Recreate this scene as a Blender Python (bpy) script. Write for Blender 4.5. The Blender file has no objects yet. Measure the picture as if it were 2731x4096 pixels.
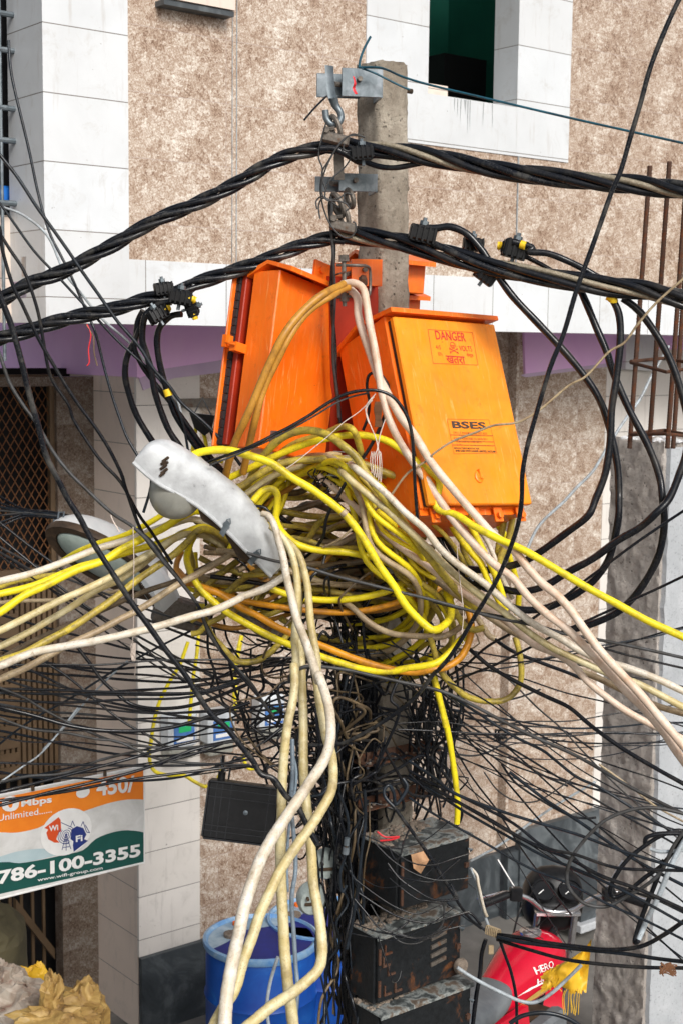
import bpy, math, random
from mathutils import Vector, Matrix, noise
R = math.radians
scene = bpy.context.scene
COL = scene.collection
random.seed(7)
# ---------------------------------------------------------------- camera
CAMZ = 4.0
cd = bpy.data.cameras.new('camera'); cam = bpy.data.objects.new('camera', cd); COL.objects.link(cam)
cd.sensor_fit = 'HORIZONTAL'; cd.sensor_width = 24; cd.lens = 50; cd.clip_start = .05; cd.clip_end = 500
CM = Matrix.Rotation(R(90-6.74), 4, 'X') @ Matrix.Rotation(R(.65), 4, 'Z')
cam.matrix_world = Matrix.Translation((0, 0, CAMZ)) @ CM
cd.dof.use_dof = True; cd.dof.focus_distance = 5.1; cd.dof.aperture_fstop = 6.3
scene.camera = cam
# ---------------------------------------------------------------- world, sun, exposure
SUN_EL, SUN_AZ = R(36), R(153)      # azimuth clockwise from +Y
w = bpy.data.worlds.new('World'); scene.world = w; w.use_nodes = True
nt = w.node_tree; bg = nt.nodes['Background']; sk = nt.nodes.new('ShaderNodeTexSky'); sk.sky_type = 'NISHITA'
sk.sun_disc = False; sk.sun_elevation = SUN_EL; sk.sun_rotation = SUN_AZ; sk.air_density = 1; sk.dust_density = 4; sk.ozone_density = 1
hz_ = nt.nodes.new('ShaderNodeHueSaturation'); hz_.inputs['Saturation'].default_value = .45; nt.links.new(sk.outputs[0], hz_.inputs['Color']); nt.links.new(hz_.outputs[0], bg.inputs[0]); bg.inputs[1].default_value = .088
sl = bpy.data.lights.new('sun', 'SUN'); so = bpy.data.objects.new('sun', sl); COL.objects.link(so)
sl.energy = 1.5; sl.angle = R(20); sl.color = (1, .975, .94)
sdir = Vector((math.sin(SUN_AZ)*math.cos(SUN_EL), math.cos(SUN_AZ)*math.cos(SUN_EL), math.sin(SUN_EL)))
so.rotation_euler = sdir.to_track_quat('Z', 'Y').to_euler(); so.location = sdir*30
scene.view_settings.view_transform = 'Standard'; scene.view_settings.look = 'None'; scene.view_settings.exposure = .68
scene.view_settings.gamma = 1
# ---------------------------------------------------------------- photograph coordinates to the place
FN = 2731*50/24; S = 2731/1568; FW = FN/S
TL = dict(W=None, A=(0,0), B=(1000,0), C=(1731,0), D=(0,1000), E=(800,1000), F=(1731,1000), G=(0,2000), H=(700,1800),
          I=(1731,2000), J=(1000,2600), K=(0,3000), L=(800,3096), M=(1731,3096))
def nat(t, x, y):
    if t == 'W': return x*S, y*S
    o = TL[t]; return o[0]+x/1.568, o[1]+y/1.568
def wpx(t, x, y):
    a, b = nat(t, x, y); return a/S, b/S
C3 = CM.to_3x3()
def ray(x, y):   # W pixels
    return (C3 @ Vector(((x*S-1365.5)/FN, -(y*S-2048)/FN, -1)))
def P(x, y, Y):
    r = ray(x, y); return Vector((0, 0, CAMZ)) + r*(Y/r.y)
TH = math.atan2(2603, 3267)
U = Vector((math.cos(TH), math.sin(TH), 0)); VB = Vector((-math.sin(TH), math.cos(TH), 0))
def PF(x, y, b):
    r = ray(x, y); p = Vector((0, 0, CAMZ)) + r*(b/r.dot(VB)); return p.dot(U), p.z
def LF(a, b, z): return U*a + VB*b + Vector((0, 0, z))
def parse(s):
    t = 'W'; out = []
    for k in s.split():
        if k.isalpha(): t = k; continue
        v = [float(q) for q in k.split(',')]
        x, y = wpx(t, v[0], v[1]); out.append([x, y, v[2] if len(v) > 2 else None])
    ks = [i for i, p in enumerate(out) if p[2] is not None]
    if not ks: return out
    for i, p in enumerate(out):
        if p[2] is None:
            lo = [k for k in ks if k < i]; hi = [k for k in ks if k > i]
            if not lo: p[2] = out[hi[0]][2]
            elif not hi: p[2] = out[lo[-1]][2]
            else:
                a, b = lo[-1], hi[0]; p[2] = out[a][2] + (out[b][2]-out[a][2])*(i-a)/(b-a)
    return out
def thin(pts):
    o = [pts[0]]
    for p in pts[1:]:
        if math.hypot(p[0]-o[-1][0], p[1]-o[-1][1]) > 7: o.append(p)
    return o
def cr(pts, n=5):
    """Catmull-Rom through tuples"""
    if len(pts) < 3: return [tuple(p) for p in pts]
    q = [pts[0]]+list(pts)+[pts[-1]]; out = []
    for i in range(1, len(q)-2):
        for k in range(n):
            t = k/n; o = []
            for c in range(len(pts[0])):
                a, b, d, e = q[i-1][c], q[i][c], q[i+1][c], q[i+2][c]
                o.append(.5*((2*b)+(d-a)*t+(2*a-5*b+4*d-e)*t*t+(3*b-a-3*d+e)*t**3))
            out.append(tuple(o))
    out.append(tuple(pts[-1])); return out
# ---------------------------------------------------------------- mesh builder
class MB:
    def __init__(s): s.v = []; s.f = []
    def add(s, vs, fs):
        o = len(s.v); s.v += [Vector(v) for v in vs]; s.f += [tuple(i+o for i in f) for f in fs]; return s
    def box(s, x0, x1, y0, y1, z0, z1, M=None, bev=0):
        if bev:
            c = bev; vs = []; 
            for z, k in ((z0, c), (z0+c, 0), (z1-c, 0), (z1, c)):
                for (x, y) in ((x0+k+c,y0+k),(x1-k-c,y0+k),(x1-k,y0+k+c),(x1-k,y1-k-c),(x1-k-c,y1-k),(x0+k+c,y1-k),(x0+k,y1-k-c),(x0+k,y0+k+c)):
                    vs.append((x, y, z))
            fs = [tuple(range(7, -1, -1)), tuple(range(24, 32))]
            for r in range(3):
                for i in range(8): fs.append((r*8+i, r*8+(i+1) % 8, r*8+8+(i+1) % 8, r*8+8+i))
        else:
            vs = [(x0,y0,z0),(x1,y0,z0),(x1,y1,z0),(x0,y1,z0),(x0,y0,z1),(x1,y0,z1),(x1,y1,z1),(x0,y1,z1)]
            fs = [(3,2,1,0),(4,5,6,7),(0,1,5,4),(1,2,6,5),(2,3,7,6),(3,0,4,7)]
        if M: vs = [M @ Vector(v) for v in vs]
        return s.add(vs, fs)
    def prism(s, poly, y0, y1, M=None):      # polygon (x,z) extruded in y
        n = len(poly); vs = [(x, y0, z) for x, z in poly]+[(x, y1, z) for x, z in poly]
        fs = [tuple(range(n)), tuple(range(2*n-1, n-1, -1))]+[(i, i+n, (i+1) % n+n, (i+1) % n) for i in range(n)]
        if M: vs = [M @ Vector(v) for v in vs]
        return s.add(vs, fs)
    def tube(s, pts, r, seg=10, cap=True, flat=1):
        pts = [Vector(p) for p in pts]; n = len(pts)
        if not hasattr(r, '__len__'): r = [r]*n
        t = (pts[1]-pts[0]).normalized(); u = t.orthogonal().normalized(); vs = []; fs = []
        for i, p in enumerate(pts):
            t2 = (pts[min(i+1, n-1)]-pts[max(i-1, 0)])
            if t2.length > 1e-9: t2.normalize(); u = (u - t2*u.dot(t2)); u = u.normalized() if u.length > 1e-6 else t2.orthogonal().normalized(); t = t2
            b = t.cross(u)
            for k in range(seg):
                a = 2*math.pi*k/seg; vs.append(p+(u*math.cos(a)+b*math.sin(a)*flat)*r[i])
        for i in range(n-1):
            for k in range(seg): fs.append((i*seg+k, i*seg+(k+1) % seg, (i+1)*seg+(k+1) % seg, (i+1)*seg+k))
        if cap: fs += [tuple(range(seg-1, -1, -1)), tuple(range((n-1)*seg, n*seg))]
        return s.add(vs, fs)
    def loft(s, rings, closed=True, cap=True):
        m = len(rings[0]); vs = [v for r in rings for v in r]; fs = []
        for i in range(len(rings)-1):
            for k in range(m if closed else m-1): fs.append((i*m+k, i*m+(k+1) % m, (i+1)*m+(k+1) % m, (i+1)*m+k))
        if cap: fs += [tuple(range(m-1, -1, -1)), tuple(range((len(rings)-1)*m, len(rings)*m))]
        return s.add(vs, fs)
    def lathe(s, prof, M=None, seg=28):
        rings = [[Vector((r*math.cos(2*math.pi*k/seg), r*math.sin(2*math.pi*k/seg), z)) for k in range(seg)] for r, z in prof]
        if M: rings = [[M @ v for v in r] for r in rings]
        return s.loft(rings)
def frame(loc, x, y, z): # matrix from axes
    M = Matrix.Identity(4)
    for i, a in enumerate((x, y, z)): M.col[i][0:3] = a
    M.col[3][0:3] = loc; return M
def ortho(loc, x, z):
    x = Vector(x).normalized(); z = Vector(z); z = (z-x*z.dot(x)).normalized(); y = z.cross(x); return frame(loc, x, y, z)
def setp(o, label=None, cat=None, group=None, kind=None):
    if label: o['label'] = label
    if cat: o['category'] = cat
    if group: o['group'] = group
    if kind: o['kind'] = kind
    return o
def thing(name, label, cat, M=None, group=None):
    o = bpy.data.objects.new(name, None); COL.objects.link(o); o.empty_display_size = .05
    if M is not None: o.matrix_world = M if isinstance(M, Matrix) else Matrix.Translation(M)
    WM[o.name] = o.matrix_world.copy()
    return setp(o, label, cat, group)
WM = {}
def mk(name, mb, m, parent=None, local=True, smooth=True, label=None, cat=None, group=None, kind=None, angle=40):
    vs = mb.v
    me = bpy.data.meshes.new(name)
    o = bpy.data.objects.new(name, me); COL.objects.link(o)
    if parent is None:
        if vs and kind != 'structure':
            c = sum(vs, Vector())/len(vs); c.z = min(v.z for v in vs); vs = [v-c for v in vs]; o.location = c
            WM[o.name] = Matrix.Translation(c)
    else:
        o.parent = parent
        if not local:
            I = WM[parent.name].inverted(); vs = [I @ v for v in vs]
        WM[o.name] = WM[parent.name]
    me.from_pydata([tuple(v) for v in vs], [], mb.f); me.validate(); me.update()
    import bmesh
    bm = bmesh.new(); bm.from_mesh(me); bmesh.ops.recalc_face_normals(bm, faces=bm.faces); bm.to_mesh(me); bm.free()
    if smooth:
        me.polygons.foreach_set('use_smooth', [True]*len(me.polygons))
        try: me.set_sharp_from_angle(angle=R(angle))
        except Exception: pass
    me.materials.append(m)
    return setp(o, label, cat, group, kind)
def dup(root, M, label=None, group=None):
    r = root.copy(); COL.objects.link(r); r.matrix_world = M
    if label: r['label'] = label
    if group: r['group'] = group
    for ch in list(root.children):
        c = ch.copy(); COL.objects.link(c); c.parent = r
        for g in list(ch.children):
            d = g.copy(); COL.objects.link(d); d.parent = c
    return r
# ---------------------------------------------------------------- materials
def srgb(r, g, b):
    f = lambda c: (c/255/12.92 if c/255 <= .04045 else ((c/255+.055)/1.055)**2.4); return (f(r), f(g), f(b), 1)
class NT:
    def __init__(s, name):
        s.m = bpy.data.materials.new(name); s.m.use_nodes = True; s.t = s.m.node_tree; s.b = s.t.nodes['Principled BSDF']
        s.tc = s.t.nodes.new('ShaderNodeTexCoord'); s.vec = s.tc.outputs['Object']
    def n(s, typ, **k):
        n = s.t.nodes.new(typ)
        for a, v in k.items(): setattr(n, a, v)
        return n
    def l(s, a, b): s.t.links.new(a, b)
    def noise(s, scale, detail=5, rough=.6, dist=0, vec=None):
        n = s.n('ShaderNodeTexNoise'); n.inputs['Scale'].default_value = scale; n.inputs['Detail'].default_value = detail
        n.inputs['Roughness'].default_value = rough; n.inputs['Distortion'].default_value = dist; s.l(vec or s.vec, n.inputs['Vector']); return n.outputs['Fac']
    def voro(s, scale, feature='F1', vec=None):
        n = s.n('ShaderNodeTexVoronoi', feature=feature); n.inputs['Scale'].default_value = scale; s.l(vec or s.vec, n.inputs['Vector']); return n
    def ramp(s, fac, stops, interp='LINEAR'):
        n = s.n('ShaderNodeValToRGB'); n.color_ramp.interpolation = interp; e = n.color_ramp.elements
        while len(e) < len(stops): e.new(.5)
        for i, (p, c) in enumerate(stops): e[i].position = p; e[i].color = c if len(c) == 4 else (*c, 1)
        s.l(fac, n.inputs[0]); return n.outputs[0]
    def mix(s, fac, a, b, mode='MIX'):
        n = s.n('ShaderNodeMix', data_type='RGBA', blend_type=mode)
        if isinstance(fac, float): n.inputs[0].default_value = fac
        else: s.l(fac, n.inputs[0])
        for i, q in ((6, a), (7, b)):
            if isinstance(q, tuple): n.inputs[i].default_value = q
            else: s.l(q, n.inputs[i])
        return n.outputs[2]
    def math(s, op, a, b=0.0):
        n = s.n('ShaderNodeMath', operation=op)
        for i, q in ((0, a), (1, b)):
            if isinstance(q, (int, float)): n.inputs[i].default_value = q
            else: s.l(q, n.inputs[i])
        return n.outputs[0]
    def bump(s, h, strength=.3, dist=.01):
        n = s.n('ShaderNodeBump'); n.inputs['Strength'].default_value = strength; n.inputs['Distance'].default_value = dist
        s.l(h, n.inputs['Height']); s.l(n.outputs[0], s.b.inputs['Normal'])
    def done(s, col, rough=.6, metal=0, spec=.5):
        if isinstance(col, tuple): s.b.inputs['Base Color'].default_value = col
        else: s.l(col, s.b.inputs['Base Color'])
        if isinstance(rough, (int, float)): s.b.inputs['Roughness'].default_value = rough
        else: s.l(rough, s.b.inputs['Roughness'])
        s.b.inputs['Metallic'].default_value = metal; s.b.inputs['Specular IOR Level'].default_value = spec
        return s.m
BW = lambda v: (v, v, v, 1)
def mottled(name, stops, scale=20, rough=.6, metal=0, bump=.15, bscale=None, dist=.5, spec=.5, bd=.004, stretch=None):
    t = NT(name)
    if stretch:
        mp = t.n('ShaderNodeMapping'); mp.inputs['Scale'].default_value = stretch; t.l(t.vec, mp.inputs[0]); t.vec = mp.outputs[0]
    c = t.ramp(t.noise(scale, 6, .65, dist), stops)
    if bump: t.bump(t.noise(bscale or scale*4, 4), bump, bd)
    return t.done(c, rough, metal, spec)
def joints(t, pa, pz, wdt=.004, offz=0.0, offa=0.0):
    sp = t.n('ShaderNodeSeparateXYZ'); t.l(t.vec, sp.inputs[0])
    mx = t.math('MODULO', t.math('ADD', sp.outputs[0], 100+offa), pa); mz = t.math('MODULO', t.math('ADD', sp.outputs[2], 100+offz), pz)
    return mx, mz, sp.outputs[1], t.math('MAXIMUM', t.math('LESS_THAN', mx, wdt), t.math('LESS_THAN', mz, wdt))
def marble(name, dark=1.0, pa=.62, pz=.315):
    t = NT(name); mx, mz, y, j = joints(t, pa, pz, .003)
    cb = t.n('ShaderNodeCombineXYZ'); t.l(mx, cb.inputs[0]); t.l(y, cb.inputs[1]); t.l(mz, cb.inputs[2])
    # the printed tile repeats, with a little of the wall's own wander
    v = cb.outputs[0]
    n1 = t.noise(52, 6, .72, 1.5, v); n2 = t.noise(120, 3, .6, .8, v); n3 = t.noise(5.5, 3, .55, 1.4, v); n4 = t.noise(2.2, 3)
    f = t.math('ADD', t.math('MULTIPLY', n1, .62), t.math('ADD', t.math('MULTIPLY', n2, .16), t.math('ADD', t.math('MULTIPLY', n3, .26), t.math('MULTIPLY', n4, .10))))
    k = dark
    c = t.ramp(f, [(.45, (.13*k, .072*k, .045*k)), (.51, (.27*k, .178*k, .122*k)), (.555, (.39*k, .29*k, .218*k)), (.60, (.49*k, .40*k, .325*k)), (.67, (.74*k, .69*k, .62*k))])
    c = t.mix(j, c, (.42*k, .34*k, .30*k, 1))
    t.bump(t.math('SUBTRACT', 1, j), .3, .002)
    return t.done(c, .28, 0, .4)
def whitetile(name, pa=10, pz=.315, offz=0.0, col=(.66, .69, .715), offa=0.0):
    t = NT(name); mx, mz, y, j = joints(t, pa, pz, .0048, offz, offa)
    c = t.ramp(t.noise(2.2, 5, .6, .3), [(.3, tuple(q*.88 for q in col)), (.6, col), (.8, tuple(min(.84, q*1.05) for q in col))])
    mp = t.n('ShaderNodeMapping'); mp.inputs['Scale'].default_value = (14, 14, 1.6); t.l(t.vec, mp.inputs[0])
    st = t.ramp(t.noise(1.6, 4, .7, 0, mp.outputs[0]), [(.58, BW(0)), (.74, BW(.45))])
    c = t.mix(st, c, (.42, .39, .36, 1))
    sp = t.ramp(t.noise(26, 3, .7), [(.72, BW(0)), (.76, BW(.8))]); c = t.mix(sp, c, (.16, .14, .12, 1))
    sx = t.n('ShaderNodeSeparateXYZ'); t.l(t.vec, sx.inputs[0]); wn = t.n('ShaderNodeTexWhiteNoise', noise_dimensions='2D'); cc = t.n('ShaderNodeCombineXYZ')
    t.l(t.math('FLOOR', t.math('DIVIDE', t.math('ADD', sx.outputs[0], 100+offa), pa)), cc.inputs[0]); t.l(t.math('FLOOR', t.math('DIVIDE', t.math('ADD', sx.outputs[2], 100+offz), pz)), cc.inputs[1]); t.l(cc.outputs[0], wn.inputs['Vector'])
    c = t.mix(t.math('MULTIPLY', wn.outputs['Value'], .22), c, (.50, .47, .43, 1))
    gr_ = t.ramp(t.noise(7, 7, .78, .6), [(.55, BW(0)), (.72, BW(.4))]); c = t.mix(gr_, c, (.40, .37, .33, 1))
    c = t.mix(j, c, (.22, .205, .19, 1)); t.bump(t.math('SUBTRACT', 1, j), .5, .003)
    return t.done(c, .38)
def concrete(name, a, b, pits=True, scale=9, bs=.6):
    t = NT(name)
    c = t.ramp(t.noise(scale, 8, .7, .4), [(.3, a), (.55, tuple((x+y)/2 for x, y in zip(a, b))), (.75, b)])
    sp = t.noise(70, 3, .7); c = t.mix(t.ramp(sp, [(.3, BW(.55)), (.42, BW(0))]), c, tuple(q*.3 for q in a)+(1,))
    h = t.noise(45, 8, .75)
    if pits:
        vo = t.voro(38).outputs['Distance']; pt = t.ramp(vo, [(.10, BW(0)), (.22, BW(1))]); msk = t.ramp(t.noise(6, 4), [(.45, BW(1)), (.6, BW(0))])
        pp = t.math('MAXIMUM', pt, msk); h = t.math('MULTIPLY', h, pp); c = t.mix(pp, tuple(q*.35 for q in a)+(1,), c)
    t.bump(h, bs, .012); return t.done(c, .9, 0, .25)
def rusty(name, base, rust=(.25, .07, .02), amt=.5, rough=.55, metal=.2, scale=9):
    t = NT(name); n = t.noise(scale, 9, .72, .6); n2 = t.noise(scale*5, 5, .7)
    r = t.ramp(t.noise(scale*2.3, 6, .7), [(.3, tuple(q*.35 for q in rust)), (.6, rust), (.8, (rust[0]*1.8, rust[1]*1.9, rust[2]*2))])
    b0 = t.ramp(n2, [(.3, tuple(q*.6 for q in base)), (.7, tuple(q*1.3 for q in base))])
    mask = t.ramp(n, [(amt, BW(0)), (amt+.1, BW(1))]); c = t.mix(mask, b0, r)
    t.bump(t.math('ADD', n, n2), .35, .004); return t.done(c, t.ramp(mask, [(0, BW(rough)), (1, BW(.92))]), metal, .3)
M = {}
M['marble_up'] = marble('printed_marble_tile'); M['marble_low'] = marble('printed_marble_tile_street', .95)
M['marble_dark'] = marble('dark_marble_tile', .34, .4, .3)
M['tile_up'] = whitetile('white_tile_upper', 10, .315, .06); M['tile_low'] = whitetile('white_tile_street', 10, .27, .05, (.74, .705, .66))
M['tile_band'] = whitetile('white_tile_band', .48, 10, 0, (.68, .71, .735)); M['tile_side'] = whitetile('cream_tile', 10, .3, .1, (.76, .64, .55))
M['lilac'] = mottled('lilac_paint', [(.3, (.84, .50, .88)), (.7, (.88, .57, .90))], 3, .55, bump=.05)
M['lilac_pale'] = mottled('lilac_overspray', [(.3, (.52, .40, .58)), (.7, (.62, .50, .66))], 4, .6, bump=.05)  # paler lilac, used on the soffit and the strips under the beams
M['plinth'] = mottled('dark_cement', [(.25, (.022, .028, .033)), (.5, (.055, .065, .072)), (.72, (.15, .17, .18)), (.85, (.25, .27, .28))], 3.5, .5, bump=.3, bscale=30, dist=1.2)
M['ground'] = mottled('dusty_concrete_ground', [(.3, (.12, .115, .105)), (.6, (.19, .18, .165)), (.8, (.25, .24, .22))], 3, .9, bump=.4, bscale=40)
M['green_room'] = mottled('green_room_paint', [(.3, (.006, .11, .075)), (.7, (.010, .15, .10))], 2, .6)
M['black'] = mottled('matt_black', [(.3, (.006, .006, .007)), (.7, (.014, .014, .015))], 12, .7)
M['void'] = mottled('dark_interior', [(.3, (.004, .004, .005)), (.7, (.008, .008, .009))], 4, .95)
M['pole'] = concrete('pole_concrete', (.20, .165, .125), (.58, .52, .43), True, 8, 1)
M['column'] = concrete('raw_column_concrete', (.30, .265, .235), (.54, .505, .47), True, 5, 1)
M['render'] = concrete('smooth_cement_render', (.34, .36, .38), (.52, .54, .56), False, 3, .4)
M['mortar'] = concrete('pale_mortar', (.50, .50, .50), (.75, .76, .78), True, 15, .8)
def orange(name, a, b):
    t = NT(name); c = t.ramp(t.noise(5, 5, .6, .5), [(.3, a), (.7, b)])
    mp = t.n('ShaderNodeMapping'); mp.inputs['Scale'].default_value = (60, 60, 5); mp.inputs['Rotation'].default_value = (0, .5, 0); t.l(t.vec, mp.inputs[0])
    sc = t.ramp(t.noise(1.4, 3, .6, 1.2, mp.outputs[0]), [(.60, BW(0)), (.70, BW(.4))]); c = t.mix(sc, c, (.95, .48, .17, 1))
    d = t.ramp(t.noise(13, 7, .78, .4), [(.58, BW(0)), (.76, BW(.7))]); c = t.mix(d, c, (.30, .07, .012, 1))
    ch = t.ramp(t.noise(55, 3, .6), [(.74, BW(0)), (.77, BW(1))]); c = t.mix(ch, c, (.07, .03, .02, 1))
    mp2 = t.n('ShaderNodeMapping'); mp2.inputs['Scale'].default_value = (38, 38, 2.2); t.l(t.vec, mp2.inputs[0])
    rs = t.ramp(t.noise(1.2, 5, .7, .1, mp2.outputs[0]), [(.5, BW(0)), (.72, BW(.38))]); c = t.mix(rs, c, (.62, .20, .02, 1))
    t.bump(t.noise(6, 3), .35, .02)
    return t.done(c, t.ramp(t.noise(12, 4), [(.3, BW(.28)), (.7, BW(.48))]), 0, .5)
M['orange'] = orange('orange_enamel', (.86, .135, .004), (.92, .18, .006))
M['orange_door'] = orange('orange_enamel_faded', (.90, .235, .005), (.97, .31, .008))  # yellower copy: the light on the door face is painted into the enamel
M['orange_in'] = mottled('inner_red_orange', [(.3, (.30, .02, .004)), (.7, (.42, .03, .006))], 8, .5)
M['gasket'] = mottled('rubber_gasket', [(.3, (.008, .008, .01)), (.7, (.03, .03, .033))], 60, .6, bump=.6)
M['ink_red'] = mottled('red_ink', [(.45, (.50, .02, .012)), (.68, (.62, .05, .015))], 70, .6, bump=0)
M['ink_black'] = mottled('dark_ink', [(.35, (.03, .02, .02)), (.7, (.08, .04, .02))], 60, .6, bump=0)
M['ink_brown'] = mottled('brown_ink', [(.35, (.30, .06, .015)), (.7, (.55, .13, .01))], 90, .6, bump=0)
def cablemat(name, clean, dirty, dark, rough=.42, lo=.38, hi=.58, patch=.62, spec=.4):
    t = NT(name); c = t.ramp(t.noise(16, 6, .68, .4), [(lo, clean), (hi, dirty)])
    f = t.ramp(t.noise(60, 4, .7, .8), [(patch, BW(0)), (patch+.1, BW(.85))]); c = t.mix(f, c, dark+(1,))
    f2 = t.ramp(t.noise(9, 5, .75), [(.50, BW(0)), (.66, BW(.7))]); c = t.mix(f2, c, dark+(1,))
    fl = t.ramp(t.noise(170, 3, .7), [(.60, BW(0)), (.66, BW(.6))]); c = t.mix(fl, c, dark+(1,))
    t.bump(t.noise(40, 4), .2, .004); return t.done(c, rough, 0, spec)
M['white'] = cablemat('aged_white_pvc', (.72, .67, .58), (.58, .50, .38), (.30, .23, .14))
M['cream'] = cablemat('cream_pvc', (.64, .57, .35), (.52, .42, .19), (.27, .20, .09))
M['pink'] = cablemat('pinkish_white_pvc', (.76, .62, .50), (.68, .52, .40), (.50, .29, .16), patch=.70)
M['yellow'] = cablemat('yellow_pvc', (.84, .69, .015), (.70, .53, .02), (.28, .21, .03), lo=.5, hi=.72, patch=.68)
M['olive'] = cablemat('dirty_yellow_pvc', (.58, .45, .05), (.36, .27, .06), (.07, .05, .02), patch=.58)
M['amber'] = cablemat('amber_pvc', (.72, .30, .012), (.55, .23, .012), (.25, .10, .02), patch=.76)
M['ochre'] = cablemat('ochre_pvc', (.56, .27, .035), (.45, .21, .03), (.22, .10, .03), patch=.78)
M['tan'] = cablemat('grimy_tan_pvc', (.46, .36, .22), (.34, .25, .15), (.09, .065, .04))
M['brown'] = cablemat('soot_brown_pvc', (.20, .145, .08), (.12, .085, .05), (.03, .022, .015))
M['rubber'] = cablemat('black_cable', (.004, .0055, .009), (.008, .009, .012), (.035, .032, .028), .20, patch=.76, spec=.36)
M['dusty'] = cablemat('dusty_black_cable', (.006, .0075, .011), (.014, .016, .020), (.09, .085, .075), .26, .5, .74, .70, spec=.32)
M['grey'] = cablemat('grey_cable', (.065, .068, .072), (.04, .038, .036), (.02, .019, .017), spec=.25)
M['pale'] = cablemat('pale_grey_cable', (.44, .50, .54), (.30, .33, .35), (.14, .13, .12))
M['cordblue'] = cablemat('blue_grey_cord', (.22, .29, .35), (.16, .20, .24), (.08, .08, .08))
M['bluegrey'] = cablemat('blue_grey_cable', (.018, .026, .036), (.011, .014, .018), (.008, .008, .008), .24, spec=.3)  # black cable; the blue tint paints in its blue highlights
M['teal'] = cablemat('teal_wire', (.01, .10, .15), (.01, .06, .09), (.02, .03, .04))
M['bare'] = mottled('bare_stranded_wire', [(.3, (.22, .18, .12)), (.7, (.46, .40, .30))], 120, .5, .4, .8, 200)
M['galv'] = mottled('galvanised_steel', [(.25, (.07, .09, .105)), (.5, (.15, .18, .20)), (.75, (.27, .30, .33))], 14, .42, .5, .1, dist=1)
M['oldsteel'] = rusty('weathered_steel', (.16, .14, .12), (.20, .09, .04), .56, .5, .5, 14)
M['rust'] = rusty('rusted_iron', (.085, .045, .03), (.15, .05, .02), .5, .85, .1, 30)
M['blackbox'] = rusty('sooty_black_steel', (.014, .016, .018), (.15, .055, .018), .56, .40, .2, 9)
M['boxtop'] = mottled('chipped_blue_grey_paint', [(.38, (.018, .02, .02)), (.47, (.07, .08, .08)), (.54, (.26, .28, .27)), (.60, (.14, .11, .085)), (.72, (.06, .042, .03))], 12, .6, bump=.3)
M['debris'] = mottled('plaster_rubble', [(.3, (.11, .085, .065)), (.7, (.27, .22, .175))], 60, .9)
M['cast'] = mottled('cast_aluminium_paint', [(.28, (.17, .17, .17)), (.36, (.40, .41, .42)), (.6, (.52, .54, .55)), (.8, (.62, .64, .65))], 15, .45, .1, .3, dist=.3)
M['lampwhite'] = mottled('white_lamp_enamel', [(.3, (.62, .64, .64)), (.7, (.80, .81, .80))], 6, .35, 0, .05)
M['soot'] = mottled('sooty_metal', [(.3, (.02, .014, .01)), (.6, (.09, .055, .03)), (.8, (.18, .12, .08))], 18, .6, .2)
M['glass'] = mottled('dusty_diffuser_glass', [(.3, (.34, .34, .30)), (.7, (.52, .52, .46))], 10, .15, 0, .05)
M['glass'].node_tree.nodes['Principled BSDF'].inputs['Transmission Weight'].default_value = .35
M['glassgrn'] = mottled('greenish_lamp_glass', [(.3, (.22, .28, .25)), (.7, (.42, .48, .44))], 5, .1, 0, .03)
M['plastic'] = mottled('black_plastic', [(.3, (.006, .0065, .0075)), (.7, (.014, .0145, .016))], 30, .34, 0, .1, spec=.22)
M['greyplastic'] = mottled('worn_black_plastic', [(.3, (.012, .013, .015)), (.7, (.03, .032, .036))], 20, .35, spec=.25)  # slightly paler black, for the case ribs
M['yellowcap'] = mottled('yellow_cap', [(.3, (.80, .50, .01)), (.7, (.9, .62, .02))], 40, .5)
M['drum'] = mottled('blue_drum_plastic', [(.3, (.006, .045, .30)), (.6, (.008, .09, .42)), (.8, (.03, .2, .6))], 4, .35, bump=.05)
M['drumrim'] = mottled('scuffed_blue_plastic', [(.3, (.03, .2, .55)), (.6, (.25, .42, .62)), (.8, (.55, .62, .68))], 9, .4)
M['drumlid'] = mottled('pale_blue_lid', [(.3, (.12, .25, .40)), (.55, (.36, .48, .56)), (.8, (.6, .66, .7))], 7, .45)
M['cloth'] = mottled('deep_blue_cover', [(.3, (.003, .01, .13)), (.7, (.006, .02, .24))], 5, .6)
M['sack'] = mottled('tan_sacking', [(.28, (.06, .03, .012)), (.42, (.26, .15, .04)), (.6, (.44, .29, .09)), (.75, (.55, .45, .30))], 6, .6, bump=.3, dist=1.5)
M['sackw'] = mottled('dirty_white_sacking', [(.30, (.16, .045, .03)), (.42, (.28, .21, .16)), (.7, (.48, .43, .36))], 6, .7, bump=.3, dist=1.5)
M['sacky'] = mottled('yellow_sheet', [(.3, (.55, .30, .01)), (.7, (.80, .50, .03))], 7, .5, bump=.2)
M['sackg'] = mottled('olive_sacking', [(.3, (.05, .042, .02)), (.7, (.13, .11, .055))], 4, .8, bump=.2)
M['red'] = mottled('red_gloss_paint', [(.3, (.50, .003, .02)), (.7, (.62, .008, .035))], 3, .16, 0, 0)
M['gold'] = mottled('gold_decal', [(.3, (.55, .33, .06)), (.7, (.70, .48, .15))], 20, .4, .2, 0)
M['whitep'] = mottled('white_print', [(.3, (.72, .72, .71)), (.7, (.82, .82, .81))], 20, .5, 0, 0)
M['chrome'] = mottled('worn_chrome', [(.3, (.45, .45, .46)), (.7, (.7, .7, .72))], 9, .2, .9, 0)
M['seat'] = mottled('grey_seat_cover', [(.3, (.09, .10, .11)), (.7, (.18, .195, .205))], 6, .55, 0, .2)
M['gauge'] = mottled('gauge_face', [(.3, (.04, .07, .09)), (.7, (.10, .15, .18))], 30, .25)
M['meter'] = mottled('meter_case', [(.3, (.50, .54, .58)), (.7, (.68, .72, .75))], 8, .25)
M['meterblue'] = mottled('meter_blue', [(.3, (.03, .10, .38)), (.7, (.10, .25, .55))], 14, .3)
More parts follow.
